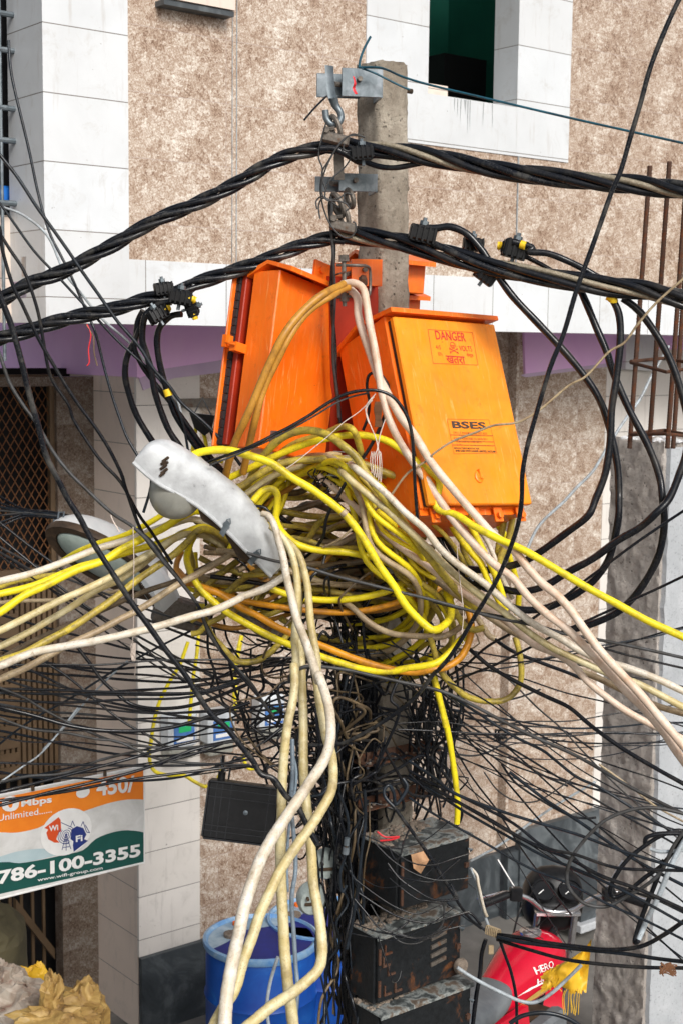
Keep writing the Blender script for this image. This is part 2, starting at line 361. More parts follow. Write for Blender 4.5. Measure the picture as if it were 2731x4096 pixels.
M['grime'] = mottled('grey_green_grime', [(.3, (.20, .22, .22)), (.7, (.42, .44, .44))], 60, .8)
M['lcd'] = mottled('meter_display', [(.3, (.02, .40, .12)), (.7, (.03, .5, .18))], 10, .3)
M['pinkplastic'] = mottled('red_plastic', [(.3, (.65, .02, .03)), (.7, (.75, .05, .06))], 20, .4)
M['porcelain'] = mottled('dirty_porcelain', [(.3, (.22, .26, .25)), (.7, (.46, .52, .50))], 14, .3)
M['jute'] = mottled('pale_twine', [(.3, (.55, .45, .38)), (.7, (.75, .66, .60))], 60, .8)
M['jutebrown'] = mottled('brown_fibre', [(.3, (.10, .04, .015)), (.7, (.2, .09, .04))], 60, .9)
def shuttermat():
    t = NT('tan_shutter'); sp = t.n('ShaderNodeSeparateXYZ'); t.l(t.vec, sp.inputs[0])
    c = t.ramp(t.noise(5, 5, .6), [(.3, (.075, .045, .022)), (.7, (.13, .082, .042))]); t.bump(t.noise(20), .2, .004); return t.done(c, .6)
M['shutter'] = shuttermat()
M['brownpaper'] = mottled('brown_paper', [(.3, (.42, .22, .11)), (.7, (.60, .36, .2))], 20, .8)
M['orange_print'] = mottled('orange_print', [(.3, (.80, .20, .012)), (.7, (.88, .26, .02))], 7, .45, 0, 0)
M['banner'] = mottled('banner_white', [(.25, (.50, .50, .48)), (.6, (.68, .68, .67)), (.8, (.76, .76, .75))], 9, .45, 0, .05)
M['green_print'] = mottled('dark_green_print', [(.3, (.004, .065, .055)), (.7, (.006, .085, .07))], 7, .45, 0, 0)
M['paleblue_print'] = mottled('pale_blue_print', [(.3, (.38, .50, .54)), (.7, (.46, .57, .60))], 7, .45, 0, 0)
M['navy_print'] = mottled('navy_print', [(.3, (.015, .03, .16)), (.7, (.02, .04, .22))], 7, .45, 0, 0)
M['redprint'] = mottled('red_print', [(.3, (.62, .07, .012)), (.7, (.70, .09, .02))], 7, .45, 0, 0)
M['mesh_or'] = rusty('rusty_orange_mesh', (.17, .075, .03), (.12, .05, .02), .5, .7, .1, 12)
M['blueitem'] = mottled('blue_plastic', [(.3, (.01, .12, .50)), (.7, (.02, .18, .6))], 7, .4)

# ---------------------------------------------------------------- text
def text_mb(s, size=1, depth=.0, bold=0, xs=1):
    c = bpy.data.curves.new('t', 'FONT'); c.body = s; c.size = size; c.offset = bold; c.resolution_u = 3
    o = bpy.data.objects.new('t', c); COL.objects.link(o); dg = bpy.context.evaluated_depsgraph_get()
    me = o.evaluated_get(dg).to_mesh(); vs = [Vector((v.co.x*xs, 0, v.co.y)) for v in me.vertices]; fs = [tuple(p.vertices) for p in me.polygons]
    o.evaluated_get(dg).to_mesh_clear(); bpy.data.objects.remove(o); bpy.data.curves.remove(c)
    return vs, fs
def fit_text(mb, s, x0, x1, z0, z1, y, bold=0, M4=None, slope=0):
    vs, fs = text_mb(s, 1, bold=bold)
    if not vs: return
    ax, bx = min(v.x for v in vs), max(v.x for v in vs); az, bz = min(v.z for v in vs), max(v.z for v in vs)
    out = []
    for v in vs:
        X = x0+(v.x-ax)/(bx-ax)*(x1-x0); out.append(Vector((X, y, z0+(v.z-az)/(bz-az)*(z1-z0)+slope*(X-x0))))
    if M4: out = [M4 @ v for v in out]
    mb.add(out, fs)

# ================================================================ SETTING
GZ = -.2
g = MB(); g.add([(-150, -150, GZ), (150, -150, GZ), (150, 150, GZ), (-150, 150, GZ)], [(0, 1, 2, 3)])
mk('ground', g, M['ground'], kind='structure', smooth=False)

# ---------------------------------------------------------------- the tiled building
BR = Matrix.Rotation(TH, 4, 'Z')
bld = thing('apartment_building', 'marble tiled apartment building with white pillars and lilac beams behind the pole', 'building', BR)
def bpart(name, m, x0, x1, b0, b1, z0, z1, parent=None, bev=0, **k):
    if z0 == 0: z0 = GZ
    return mk(name, MB().box(x0, x1, b0, b1, z0, z1, bev=bev), m, parent or bld, smooth=False, **k)
def bpoly(name, m, pts, b0, b1, parent=None, **k):
    return mk(name, MB().prism([PF(x, y, b0) for x, y in pts], b0, b1), m, parent or bld, smooth=False, **k)
bA, bB, bC = 6.2, 7.2, 7.71
aL = PF(100, 300, bA)[0]; a1 = PF(295, 300, bA)[0]; a2 = PF(839, 200, bA)[0]; a3 = PF(983, 100, bA)[0]; a4 = PF(1189, 100, bA)[0]; a5 = PF(1308, 200, bA)[0]
zb0 = PF(200, 742, bA)[1]; zb1 = PF(400, 600, bA)[1]; ztop = 7.6; zw = PF(1100, 232, bA)[1]; zm = PF(1250, 366, bA)[1]
bpart('pillar', M['tile_up'], aL, a1, bA, bA+.37, zb0, ztop)
bpart('tiled_wall', M['marble_up'], a1, a2, bA+.003, bA+.2, zb1, ztop)
bpart('tiled_wall', M['marble_up'], a2, a5, bA+.003, bA+.2, zb1, zm)
bpart('tiled_wall', M['marble_up'], a5, 16, bA+.003, bA+.2, zb1, ztop)
bpart('band', M['tile_band'], a1, 16, bA, bA+.2, zb0, zb1)
bpart('pillar', M['tile_up'], a2, a3, bA-.004, bA+.2, zm, ztop)
bpart('pillar', M['tile_up'], a4, a5, bA-.004, bA+.2, zm, ztop)
win = bpart('window', M['tile_up'], a3, a4, bA-.003, bA+.2, zm, zw)
bpart('room_wall', M['green_room'], a3-1.2, a4+1.2, bA+1.6, bA+1.7, zw-.8, ztop+.5, win)
bpart('room_ceiling', M['green_room'], a3-1.2, a4+1.2, bA+.2, bA+1.6, ztop+.3, ztop+.4, win)
bpart('room_side', M['green_room'], a3-1.2, a3-1.1, bA+.2, bA+1.6, zw-.8, ztop+.5, win)
bpart('room_side', M['green_room'], a4+.9, a4+1.0, bA+.2, bA+1.6, zw-.8, ztop+.5, win)
aa, zz = PF(1020, 120, bA+1.2); ab, zy = PF(1137, 240, bA+1.2)
bpart('dark_cabinet', M['void'], aa, ab, bA+1.2, bA+1.55, zy-.3, zz, win)  # plain near-black block inside the room
aa, zz = PF(984, 193, bA+.25); ab, zy = PF(1019, 232, bA+.25)
bpart('inner_sill', M['tile_side'], aa-.1, ab, bA+.22, bA+.4, zy-.2, zz, win)
aa, zz = PF(390, 8, bA-.1); ab, _ = PF(543, 8, bA-.1)
bpart('window_sill', M['tile_side'], aa, ab, bA-.09, bA+.05, zz+.03, zz+.25)
bpart('sill_underside', M['plinth'], aa-.02, ab, bA-.08, bA+.03, zz-.0, zz+.026)
rd = random.Random(3)
for xx in (1043, 1050, 1058, 1066, 1069, 1074, 1079, 1110, 1130):
    aa, z1_ = PF(xx, 234, bA-.005); ln = rd.uniform(.05, .2); m = MB(); e = rd.uniform(-.004, .004)
    m.add([(aa-.003, bA-.0052, zw-.004), (aa+.003, bA-.0052, zw-.004), (aa+.002+e, bA-.0052, zw-ln*.6), (aa+e, bA-.0052, zw-ln), (aa-.002+e, bA-.0052, zw-ln*.5)], [(0, 1, 2, 3, 4)]); mk('drip_stain', m, M['grime'], win, smooth=False)
# joint trunking lines on the wall
for xx, wd in ((1190, .006), (543, .004), (533, .003)):
    aa, _ = PF(xx, 300, bA); bpart('grout_line', M['pale'], aa, aa+wd, bA-.0015 if xx < 600 else bA-.006, bA+.003, zb1+.01, (zm if xx == 1190 else ztop-.3))
# overhang soffit and lilac beams
aR = PF(1570, 800, bA)[0]+4
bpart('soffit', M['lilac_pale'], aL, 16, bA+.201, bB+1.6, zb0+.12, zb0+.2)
bpart('back_wall_upper', M['tile_side'], aL, 16, bA+.202, bA+.25, zb0+.22, zb1)
cz = PF(315, 866, bB-.03)[1]; ca = PF(315, 860, bB-.03)[0]
bpart('beam', M['lilac'], ca, ca+.03, bB-.03, bB+2.4, cz, zb0+.119)
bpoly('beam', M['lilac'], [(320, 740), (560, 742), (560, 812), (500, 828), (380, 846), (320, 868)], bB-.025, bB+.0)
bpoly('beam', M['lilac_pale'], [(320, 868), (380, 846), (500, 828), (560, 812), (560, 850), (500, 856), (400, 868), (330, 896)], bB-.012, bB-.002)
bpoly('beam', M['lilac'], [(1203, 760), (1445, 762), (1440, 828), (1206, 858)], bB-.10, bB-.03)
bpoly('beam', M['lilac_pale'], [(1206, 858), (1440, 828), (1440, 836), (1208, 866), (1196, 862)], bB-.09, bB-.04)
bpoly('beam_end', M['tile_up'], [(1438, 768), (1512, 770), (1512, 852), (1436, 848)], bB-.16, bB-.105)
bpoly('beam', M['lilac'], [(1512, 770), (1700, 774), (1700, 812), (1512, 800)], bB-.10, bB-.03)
# street level walls
aP0 = PF(316, 1500, bB)[0]; aP1 = PF(459, 1500, bB)[0]; zpl = PF(400, 2176, bB)[1]; zs = zb0+.119
bpart('pillar', M['tile_low'], aP0, aP1, bB-.001, bB+.02, zpl, cz+.12, label='cream tiled pillar face at street level')
bpart('pillar_side', M['tile_side'], aP0+.002, aP1-.002, bB+.021, bC+.3, 0, cz+.1)
aS = PF(1146, 1700, bB)[0]; aW = PF(1364, 1700, bB-.08)[0]
bpart('tiled_wall', M['marble_low'], aP1, aS+.2, bB+.004, bB+.3, zpl, zs)
bpart('tiled_wall', M['marble_low'], aS, aW, bB-.08, bB+.0, zpl+.05, zs)
bpart('pillar', M['tile_low'], aW, aW+1.0, bB-.085, bB+.0, zpl+.05, zs)
aQ = PF(1187, 1900, bB-.1)[0]
bpart('plinth', M['plinth'], aP0-.004, aS+.01, bB-.035, bB-.002, 0, zpl)
bpart('plinth', M['plinth'], aS, aQ, bB-.12, bB-.081, 0, zpl+.02)
bpart('plinth', M['plinth'], aQ, 16, bB-.14, bB-.088, 0, zpl+.17)
bpart('wall_core', M['plinth'], aW+1, 16, bB-.079, bB+.3, 0, zs)
# recessed entrance on the left
aC0 = PF(137, 1500, bC)[0]; aC1 = aP0+.05; zc1 = PF(100, 848, bC)[1]
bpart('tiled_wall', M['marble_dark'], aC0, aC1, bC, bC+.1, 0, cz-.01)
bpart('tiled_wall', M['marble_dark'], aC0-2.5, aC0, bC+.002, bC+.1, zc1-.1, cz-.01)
aG0 = PF(-60, 1000, bC)[0]; zg0 = PF(60, 1312, bC)[1]; zg1 = PF(60, 868, bC)[1]
bpart('dark_opening', M['void'], aC0-2.5, aC0+.7, bC+.32, bC+.4, 0, zc1)
gr = thing('window_grille', 'rusty orange diamond mesh grille over the dark window at the left', 'grille', BR)
gm = MB(); W_ = aC0-aG0; Hh = zg1-zg0; st = .052
k = -Hh
while k < W_:
    for sgn in (1, -1):
        x0, z0 = (k, 0) if sgn > 0 else (k, Hh); x1, z1 = (k+Hh*.62, Hh) if sgn > 0 else (k+Hh*.62, 0)
        # clip
        if x0 < 0: f = (0-x0)/(x1-x0); z0 = z0+(z1-z0)*f; x0 = 0
        if x1 > W_: f = (W_-x0)/(x1-x0); z1 = z0+(z1-z0)*f; x1 = W_
        if x1 > x0: gm.tube([(aG0+x0, bC+.05+.004*sgn, zg0+z0), (aG0+x1, bC+.05+.004*sgn, zg0+z1)], .0034, 5)
    k += st
mk('mesh_screen', gm, M['mesh_or'], gr)
fm = MB()
for q in ((aG0, aC0, zg1-.02, zg1+.02), (aG0, aC0, zg0-.03, zg0+.01), (aC0-.03, aC0, zg0+.01, zg1-.02)):
    fm.box(q[0], q[1], bC+.03, bC+.07, q[2], q[3])
mk('grille_frame', fm, M['shutter'], gr, smooth=False)
sh = thing('entrance_shutter', 'tan ribbed metal shutter under the mesh grille', 'shutter', BR)
sm = MB(); zsh = PF(60, 1790, bC)[1]; x = aG0; i = 0
while x < aC0-.02:
    sm.box(x, x+.022, bC+.03, bC+.058, zsh, zg0-.04); x += .036
sm.box(aG0, aC0, bC+.056, bC+.075, zsh, zg0-.035)
mk('ribbed_panel', sm, M['shutter'], sh, smooth=False)
sm = MB(); z = zsh+.03
aSl = PF(45, 1500, bC)[0]
while z < zg0-.1:
    sm.box(aG0, aSl, bC+.02, bC+.03, z, z+.055); z += .085
mk('slatted_panel', sm, M['shutter'], sh, smooth=False)
gt = thing('iron_gate', 'dark iron bar gate in the shaded entrance below the banner', 'gate', BR)
gm = MB(); x = aG0; z0 = 0; z1 = PF(90, 2035, bC)[1]
while x < aC0-.02: gm.box(x, x+.018, bC+.12, bC+.135, GZ, zsh-.02); x += .075
mk('bars', gm, M['shutter'], gt, smooth=False)
gm = MB(); p0 = PF(50, 2075, bC); p1 = PF(140, 2190, bC)
gm.prism([(p0[0], p0[1]), (p1[0], p1[1]), (p1[0], p1[1]-.07), (p0[0], p0[1]-.07)], bC+.08, bC+.118)
gm.box(aG0, aC0, bC+.08, bC+.118, z1, z1+.06)
mk('rail', gm, M['shutter'], gt, smooth=False)
# balcony strip top left
bal = thing('balcony_railing', 'steel balcony railing at the upper left edge beside the white pillar', 'railing', BR)
rm = MB()
for yy in (32, 115, 248, 322, 466):
    aa, zz = PF(22, yy, bA+.3); rm.tube([(aa-1.2, bA+.3, zz), (aa+.05, bA+.3, zz)], .014, 8)
mk('rail', rm, M['galv'], bal)
rm = MB(); aa, _ = PF(4, 400, bA+.3); rm.tube([(aa, bA+.3, 3.9), (aa, bA+.3, 7)], .009, 8); mk('post', rm, M['galv'], bal)
aa, zq = PF(22, 500, bA+.5); bpart('tiled_wall', M['void'], aa-2, aa+.1, bA+.55, bA+.6, zq, ztop)
bpart('balcony_parapet', M['tile_side'], aa-2, aL+.001, bA+.37, bA+.42, zb0, zq)
aa, zz = PF(5, 455, bA+.42); mk('plastic_tub', MB().box(-.1, .1, -.05, .05, 0, .09, Matrix.Translation(LF(aa, bA+.46, PF(10, 470, bA+.46)[1])) @ BR, bev=.015), M['blueitem'], label='blue plastic tub behind the upper left balcony rail', cat='tub')

# ---------------------------------------------------------------- raw concrete column with rebar
col = thing('concrete_column', 'unfinished concrete column with rough brown side at the right edge', 'column', BR)
bQ = 4.85
ac = PF(1507, 1500, bQ)[0]; ztc = PF(1512, 1015, bQ)[1]
cm = MB()
nz, na = 220, 26; Wc, Dc = .34, .36
def crough(a, b, z, amp): return amp*(noise.fractal(Vector((a*9, b*9, z*7)), .8, 2, 4)+.7*abs(noise.noise(Vector((a*40, b*40, z*34)))))
rings = []
per = []
for i in range(na): per.append((0, Dc*(1-i/na)))
for i in range(na): per.append((Wc*i/na, 0))
for i in range(8): per.append((Wc, Dc*i/8))
for i in range(8): per.append((Wc*(1-i/8), Dc))
zt = ztc
for j in range(nz+1):
    z = GZ+(zt-GZ)*j/nz; rg = []
    for (px_, py_) in per:
        amp = .017 if px_ == 0 or (py_ == 0 and px_ < .03) else .002
        e = crough(px_+3, py_, z, amp); zz = z + (.02*noise.noise(Vector((px_*20, py_*20, 1))) if j == nz else 0)
        dx = -1 if px_ == 0 else 0
        rg.append(Vector((ac+px_+dx*abs(e)+ (e if px_ else 0), bQ+py_+ (-abs(e)*.6 if py_ == 0 else 0), zz)))
    rings.append(rg)
cm.loft(rings); mk('shaft', cm, M['column'], col, angle=80)
pm = MB(); 
nzz = 60; 
for j in range(nzz):  # render coat with torn left edge
    z0 = (zt-.03)*j/nzz; z1 = (zt-.03)*(j+1)/nzz
    e0 = .02+.012*noise.noise(Vector((z0*14, 0, 0))); e1 = .02+.012*noise.noise(Vector((z1*14, 0, 0)))
    pm.add([(ac+e0, bQ-.03, z0), (ac+Wc+.02, bQ-.03, z0), (ac+Wc+.02, bQ-.03, z1), (ac+e1, bQ-.03, z1), (ac+e0-.004, bQ+.01, z0), (ac+e1-.004, bQ+.01, z1)], [(0, 1, 2, 3), (4, 0, 3, 5)])
mk('render_coat', pm, M['render'], col, smooth=False)
pm = MB()
for i in range(40):
    cx = ac+random.uniform(0, Wc); cy = bQ+random.uniform(-.02, Dc*.9); s = random.uniform(.01, .028)
    pm.lathe([(s*.2, -.01), (s, 0), (s*.8, s*.5), (s*.2, s*.8)], Matrix.Translation((cx, cy, zt-.005)) @ Matrix.Rotation(random.random()*6, 4, 'Z') @ Matrix.Scale(random.uniform(.6, 1.5), 4, (1, 0, 0)), 7)
mk('mortar_crumbs', pm, M['mortar'], col, smooth=False)
def rebar(xt, yt, xb, dep, nm_label):
    top = P(xt, yt, dep); bot = P(xb, 1030, dep)
    mb = MB(); n = int((top-bot).length/.006); pts = [bot.lerp(top, i/n) for i in range(n+1)]
    mb.tube(pts, [.0095+(.0016 if i % 2 else 0) for i in range(n+1)], 8)
    mk('rebar', mb, M['rust'], label=nm_label, cat='rebar', group='rebars rising from the concrete column', angle=80)
rebar(1492, 380, 1445, 6.05, 'rusty rebar leftmost of those rising from the concrete column')
rebar(1537, 370, 1490, 6.0, 'rusty rebar second from left on the concrete column')
rebar(1580, 355, 1532, 5.9, 'rusty rebar with mortar on it, third from left on the concrete column')
rebar(1588, 400, 1545, 6.15, 'rusty rebar at the photo edge, rear one on the concrete column')
for (yy, lab) in ((832, 'bent rusty stirrup tied round the rebars higher up'), (998, 'rusty stirrup lying just above the column top')):
    sb = MB(); A_ = P(1448, yy, 5.95); B_ = P(1530, yy+22 if yy < 900 else yy-2, 5.7); C_ = P(1620, yy+8, 5.9); D_ = P(1525, yy-10, 6.2)
    sb.tube([A_, B_, C_, D_, A_ + Vector((0, 0, .004))], .0075, 8); mk('rebar_stirrup', sb, M['rust'], label=lab, cat='rebar')

# ---------------------------------------------------------------- the pole
PT = P(877, 190, 5.4); PB = P(893, 2300, 5.45); ax = (PT-PB).normalized()
PB0 = PB-ax*((PB.z-GZ)/ax.z); Ltop = (P(877, 150, 5.42)-PB0).length
pole = thing('utility_pole', 'square concrete utility pole standing among the cables', 'pole', frame(PB0, (U-ax*U.dot(ax)).normalized(), ax.cross((U-ax*U.dot(ax)).normalized()), ax))
pm = MB(); h = .0715; c = .014; rings = []
prof = []
N_ = 7
cs = [(-h, -h+c), (-h+c, -h), (h-c, -h), (h, -h+c), (h, h-c), (h-c, h), (-h+c, h), (-h, h-c)]
for i in range(8):
    p, q = cs[i], cs[(i+1) % 8]; n = 2 if i % 2 == 0 else N_
    for k in range(n): prof.append((p[0]+(q[0]-p[0])*k/n, p[1]+(q[1]-p[1])*k/n))
nz = 150
for j in range(nz+1):
    z = Ltop*j/nz; tp = 1.0 + .10*(1-j/nz); rg = []
    for (x, y) in prof:
        a = .0045*noise.fractal(Vector((x*30, y*30, z*22)), .8, 2, 3)+.004*noise.noise(Vector((x*90, y*90, z*70)))
        zz = z + (.012*noise.noise(Vector((x*40, y*40, 0))) if j == nz else 0)
        rg.append(Vector((x*tp*(1+a/h), y*tp*(1+a/h), zz)))
    rings.append(rg)
pm.loft(rings); mk('shaft', pm, M['pole'], pole, angle=70)
mm = MB()
for (bx_, bz_) in ((945, 208), (936, 432)):
    q = P(bx_-6, bz_, 5.47); mm.tube([q-U*.03, q+U*.012], .010, 8)
mk('bolt', mm, M['soot'], pole, local=False)

# ---------------------------------------------------------------- hardware at the top of the pole
def plate(x0, x1, y0, y1, Y, th=.008, xdir=None, M4=None):
    pass
def bracket(label, cx, cy, wpx_, hpx, mat, group='pole brackets'):
    t = thing('pole_bracket', label, 'bracket', ortho(P(cx, cy, 5.18), U*1.0+VB*-.55, (0, 0, 1)), group)
    k = 5.18/FW; w2 = wpx_*k*.62; h2 = hpx*k/2
    mk('front_plate', MB().box(-w2*.25, w2, -.005, .004, -h2, h2, bev=.0015), mat, t, smooth=False)
    mk('rear_plate', MB().box(-w2*.95, w2*.4, .05, .058, -h2*.95, h2*.75, bev=.0015), mat, t, smooth=False)
    mk('side_plate', MB().box(w2-.006, w2+.002, -.004, .13, -h2, h2), mat, t, smooth=False)
    b = MB(); b.lathe([(.004, -.03), (.017, -.03), (.017, -.012), (.022, -.010), (.022, -.005)], Matrix.Translation((w2*.28, 0, h2*.25)) @ Matrix.Rotation(R(-90), 4, 'X') @ Matrix.Scale(-1, 4, (0, 0, 1)) @ Matrix.Translation((0,0,0)), 6)
    b.tube([(w2*.28, -.028, h2*.2), (w2*.28, .06, h2*.2)], .009, 8); b.tube([(-w2*.5, -.01, -h2*.2), (-w2*.1, .05, 0)], .009, 8)
    mk('bolt', b, M['oldsteel'], t)
    return t
t = bracket('galvanised clamp bracket bolted to the pole top', 803, 188, 118, 62, M['galv'])
bracket('weathered clamp bracket between the two twisted cables', 795, 418, 112, 40, M['galv'])
bracket('orange painted clamp bracket between the orange boxes', 820, 625, 90, 60, M['orange'])
# red rag strip on the bolt
mk('ribbon', MB().tube(cr([P(812, 176, 5.12), P(815, 190, 5.1), P(812, 202, 5.11), P(818, 215, 5.1)]), .006, 6, flat=.3), M['pinkplastic'], label='short red plastic strip hanging from the top bracket bolt', cat='ribbon')
# twisted strap hook
hk = thing('eye_hook', 'grey steel strap hook hanging from the top bracket', 'hook', P(762, 280, 5.1))
hm = MB(); s0 = [P(756, 150, 5.08), P(757, 175, 5.08), P(760, 205, 5.08), P(764, 225, 5.08)]
hm.tube(cr(s0), .021, 8, flat=.3); mk('strap', hm, M['galv'], hk, local=False)
hm = MB(); hm.tube(cr([P(764, 222, 5.08), P(770, 240, 5.09), P(780, 255, 5.09), P(783, 270, 5.09), P(775, 283, 5.08), P(760, 284, 5.08), P(750, 272, 5.08), P(748, 260, 5.08), P(747, 252, 5.08)]), [.018-.006*min(1, i/8) for i in range(41)], 10); mk('hook', hm, M['galv'], hk, local=False)
def link(x, y, dx, dy, label, r=.009, Y=5.08, mat='oldsteel'):
    pts = []
    for i in range(17):
        a = 2*math.pi*i/16; pts.append(P(x+dx*math.cos(a)-dy*.33*math.sin(a), y+dy*math.cos(a)*1+dx*.33*math.sin(a), Y+.02*math.sin(a)))
    mk('shackle', MB().tube(pts, r, 8), M[mat], label=label, cat='shackle', group='shackles on the pole hooks')
link(770, 292, 8, 26, 'steel shackle on the strap hook')
link(776, 470, 10, 25, 'upper steel shackle below the middle bracket', .010)
link(790, 498, 6, 26, 'lower steel shackle holding the second dead end clamp')
link(803, 455, 5, 20, 'rusty loop bolt behind the middle shackle', .009, 5.12)
def clampbody(x, y, label):
    t = thing('dead_end_clamp', label, 'clamp', P(x, y, 5.05), 'dead end clamps')
    b = MB(); b.box(-.045, .05, -.02, .02, -.018, .018, Matrix.Rotation(R(12), 4, 'Y'), bev=.006); mk('body', b, M['oldsteel'], t, smooth=False)
    b = MB(); b.tube([(-.03, -.03, .028), (-.03, .02, .03)], .012, 6); b.tube([(-.04, 0, .03), (.0, 0, .036)], .007, 6); mk('bolt', b, M['oldsteel'], t)
clampbody(769, 318, 'steel dead end clamp under the top hook'); clampbody(786, 520, 'steel dead end clamp on the lower twisted cable')
mk('strap_link', MB().prism([(0, 0), (.035, .0), (.03, .09), (.042, .15), (.012, .155), (-.004, .08)], 0, .008, ortho(P(768, 412, 5.12), (1, 0, 0), (-.12, 0, 1))), M['oldsteel'], label='flat steel strap through the middle bracket', cat='strap', smooth=False)

# ---------------------------------------------------------------- cables
def px_r(r, Y): return r*Y/FW
def path3(s, n=5):
    pts = thin(parse(s)); pts = cr(pts, n); return [P(*p) for p in pts], [p[2] for p in pts]
def cable(s, r, m, label, name='cable', r2=None, cat='cable', group=None, seg=10, n=5):
    if r2: n = 12
    w, ds = path3(s, n); N = len(w)
    rr = [px_r((r if r2 is None else r+(r2-r)*i/(N-1)), 5.0 if ds[i] < 6.5 else ds[i]) for i in range(N)] if r2 is None else [px_r(r+(r2-r)*i/(N-1), ds[i]) for i in range(N)]
    if r2:
        L = 0
        for i in range(N):
            if i: L += (w[i]-w[i-1]).length
            rr[i] *= .97+.06*((L/.042) % 1)
    elif r > 4:
        rr = [q*(1+.03*math.sin(i*.9+r)) for i, q in enumerate(rr)]
    return mk(name, MB().tube(w, rr, seg), M[m], label=label, cat=cat, group=group, angle=80)

def twisted(s, rad, strand, label, mats, turns, sag=0, start=0):
    w, ds = path3(s, 8); L = [0]
    for i in range(1, len(w)): L.append(L[-1]+(w[i]-w[i-1]).length)
    # resample finely
    n = int(L[-1]/.018); P2 = []; j = 0
    for i in range(n+1):
        d = L[-1]*i/n
        while j < len(L)-2 and L[j+1] < d: j += 1
        f = (d-L[j])/max(1e-6, L[j+1]-L[j]); P2.append(w[j].lerp(w[j+1], min(1, f)))
    t = thing('twisted_power_cable', label, 'power cable', w[len(w)//2]); m = len(mats)
    for q, mt in enumerate(mats):
        pts = []
        for i, p in enumerate(P2):
            tn = (P2[min(i+1, n)]-P2[max(i-1, 0)]).normalized(); a = Vector((0, 0, 1)); a = (a-tn*a.dot(tn)).normalized(); b = tn.cross(a)
            d = L[-1]*i/n; ph = start+2*math.pi*(d*turns) + .8*noise.noise(Vector((d*1.5, q*0+3, 0))) + 2*math.pi*q/m + .35*noise.noise(Vector((d*3, q*7, 0)))
            rr = rad*(1+.22*noise.noise(Vector((d*2.2, q*5, 1))))
            if mt == 'bare': rr *= .8
            pts.append(p+(a*math.cos(ph)+b*math.sin(ph))*rr)
        mk('conductor', MB().tube(pts, strand*(.8 if mt == 'bare' else 1), 10), M[mt], t, local=False, angle=80)
twisted('W -60,715,5.0 0,690 60,655 150,620 250,567 350,510 450,468 550,418 640,365 730,340,5.12 770,336', .0160, .0108, 'black twisted power cable running from the pole top down to the left edge', ['dusty', 'rubber', 'dusty', 'rubber'], 2.3)
twisted('W 765,325,5.12 820,340 900,345,5.05 1000,362 1100,383 1200,398 1300,408 1400,418 1500,428 1568,437,4.7 1640,446', .0210, .0128, 'thick black twisted power cable running right from the pole top', ['rubber', 'dusty', 'rubber', 'bare', 'rubber'], 1.4, start=1)
twisted('W -60,800,5.0 0,777 60,760 150,733 250,712 330,690 400,675 450,650 520,628 600,600 680,568 750,548,5.1 790,545', .0165, .0108, 'black twisted power cable running left from above the orange boxes', ['dusty', 'rubber', 'dusty', 'rubber'], 2.3, start=2)
twisted('W 785,535,5.1 850,546 920,558 1000,577 1080,600 1180,622 1280,640 1380,655 1480,668 1568,690,4.75 1640,705', .0240, .0122, 'loose black twisted power cable running right above the orange boxes', ['rubber', 'bare', 'rubber', 'dusty', 'rubber'], 1.1, start=.5)
cable('B 520,1230,5.1 500,1290 510,1400 525,1568 E 830,0 825,200 830,400 845,600 850,800 865,950 880,1100,5.1', 5.0, 'dusty', 'dark twisted lead hanging in front of the orange boxes', seg=8)
cable('B 505,1230,5.08 515,1300 505,1400 520,1568 E 838,100 845,300 835,500 835,700 860,900 870,1050,5.08', 3.6, 'grey', 'second lead twisted round the one before the orange boxes', seg=8)
cable('B 560,915,5.12 640,960 700,1000 800,1040 900,1050 1000,1035 1120,1010 1200,990,5.0', 6.5, 'rubber', 'black jumper looping below the top connector')
cable('B 440,930,5.0 520,930 600,965 680,1010 720,1020,5.0', 8, 'rubber', 'thick black jumper in front of the top clamp')
cable('B 340,750,5.0 400,680 465,615 480,600,5.1', 2.6, 'rubber', 'stub of black wire poking left from the strap hook', name='wire', cat='wire', seg=6)
cable('B 755,225,5.2 715,300 690,370 683,420,5.2', 3, 'teal', 'teal wire end poking up beside the pole top', name='wire', cat='wire', seg=6)
cable('B 683,420,5.15 800,420 870,440 960,480 C 0,535,4.95 380,625 850,735 1230,820 1568,895,4.6 1650,915', 2.6, 'teal', 'thin teal wire stretched from the pole top to the right edge', name='wire', cat='wire', seg=6)
cable('B 700,425,5.14 780,455 850,490 940,535 1000,560,5.16', 2.4, 'teal', 'short teal wire wrapped over the pole top', name='wire', cat='wire', seg=6)
# tie wires round clamps
tw = [('B 480,760,5 450,860 430,980 455,1060 440,1180 460,1300 500,1400 560,1470 620,1490 660,1450 660,1400 640,1390,5', 'binding wire curling from the hook down past both clamps'),
      ('B 690,850,4.98 620,850 560,900 500,1000 460,1100 450,1200 480,1250 560,1260 610,1280,4.98', 'arched grey binding wire over the top clamp'),
      ('B 720,860,4.98 640,840 560,905 490,1010 450,1090 480,1200,4.98', 'grey binding wire crossing the flat strap'),
      ('B 650,960,4.98 590,1050 500,1130 470,1220 490,1260,4.98', 'binding wire slanting across the middle bracket'),
      ('B 420,1310,5 415,1260 450,1230 500,1250 560,1240 600,1210 640,1220,5', 'knot of binding wire beside the middle shackle'),
      ('B 440,1370,5 430,1290 460,1240 520,1270 560,1300,5', 'wire end curling left of the middle shackle'),
      ('B 590,900,4.98 585,930 610,945 640,940,4.98', 'tiny wire loop by the top connector'),
      ('B 590,1210,5.0 590,1260 620,1300 600,1320,5.0', 'short wire loop on the middle shackle')]
for s, l in tw: cable(s, 1.9, 'grey', l, name='binding_wire', cat='wire', seg=6)

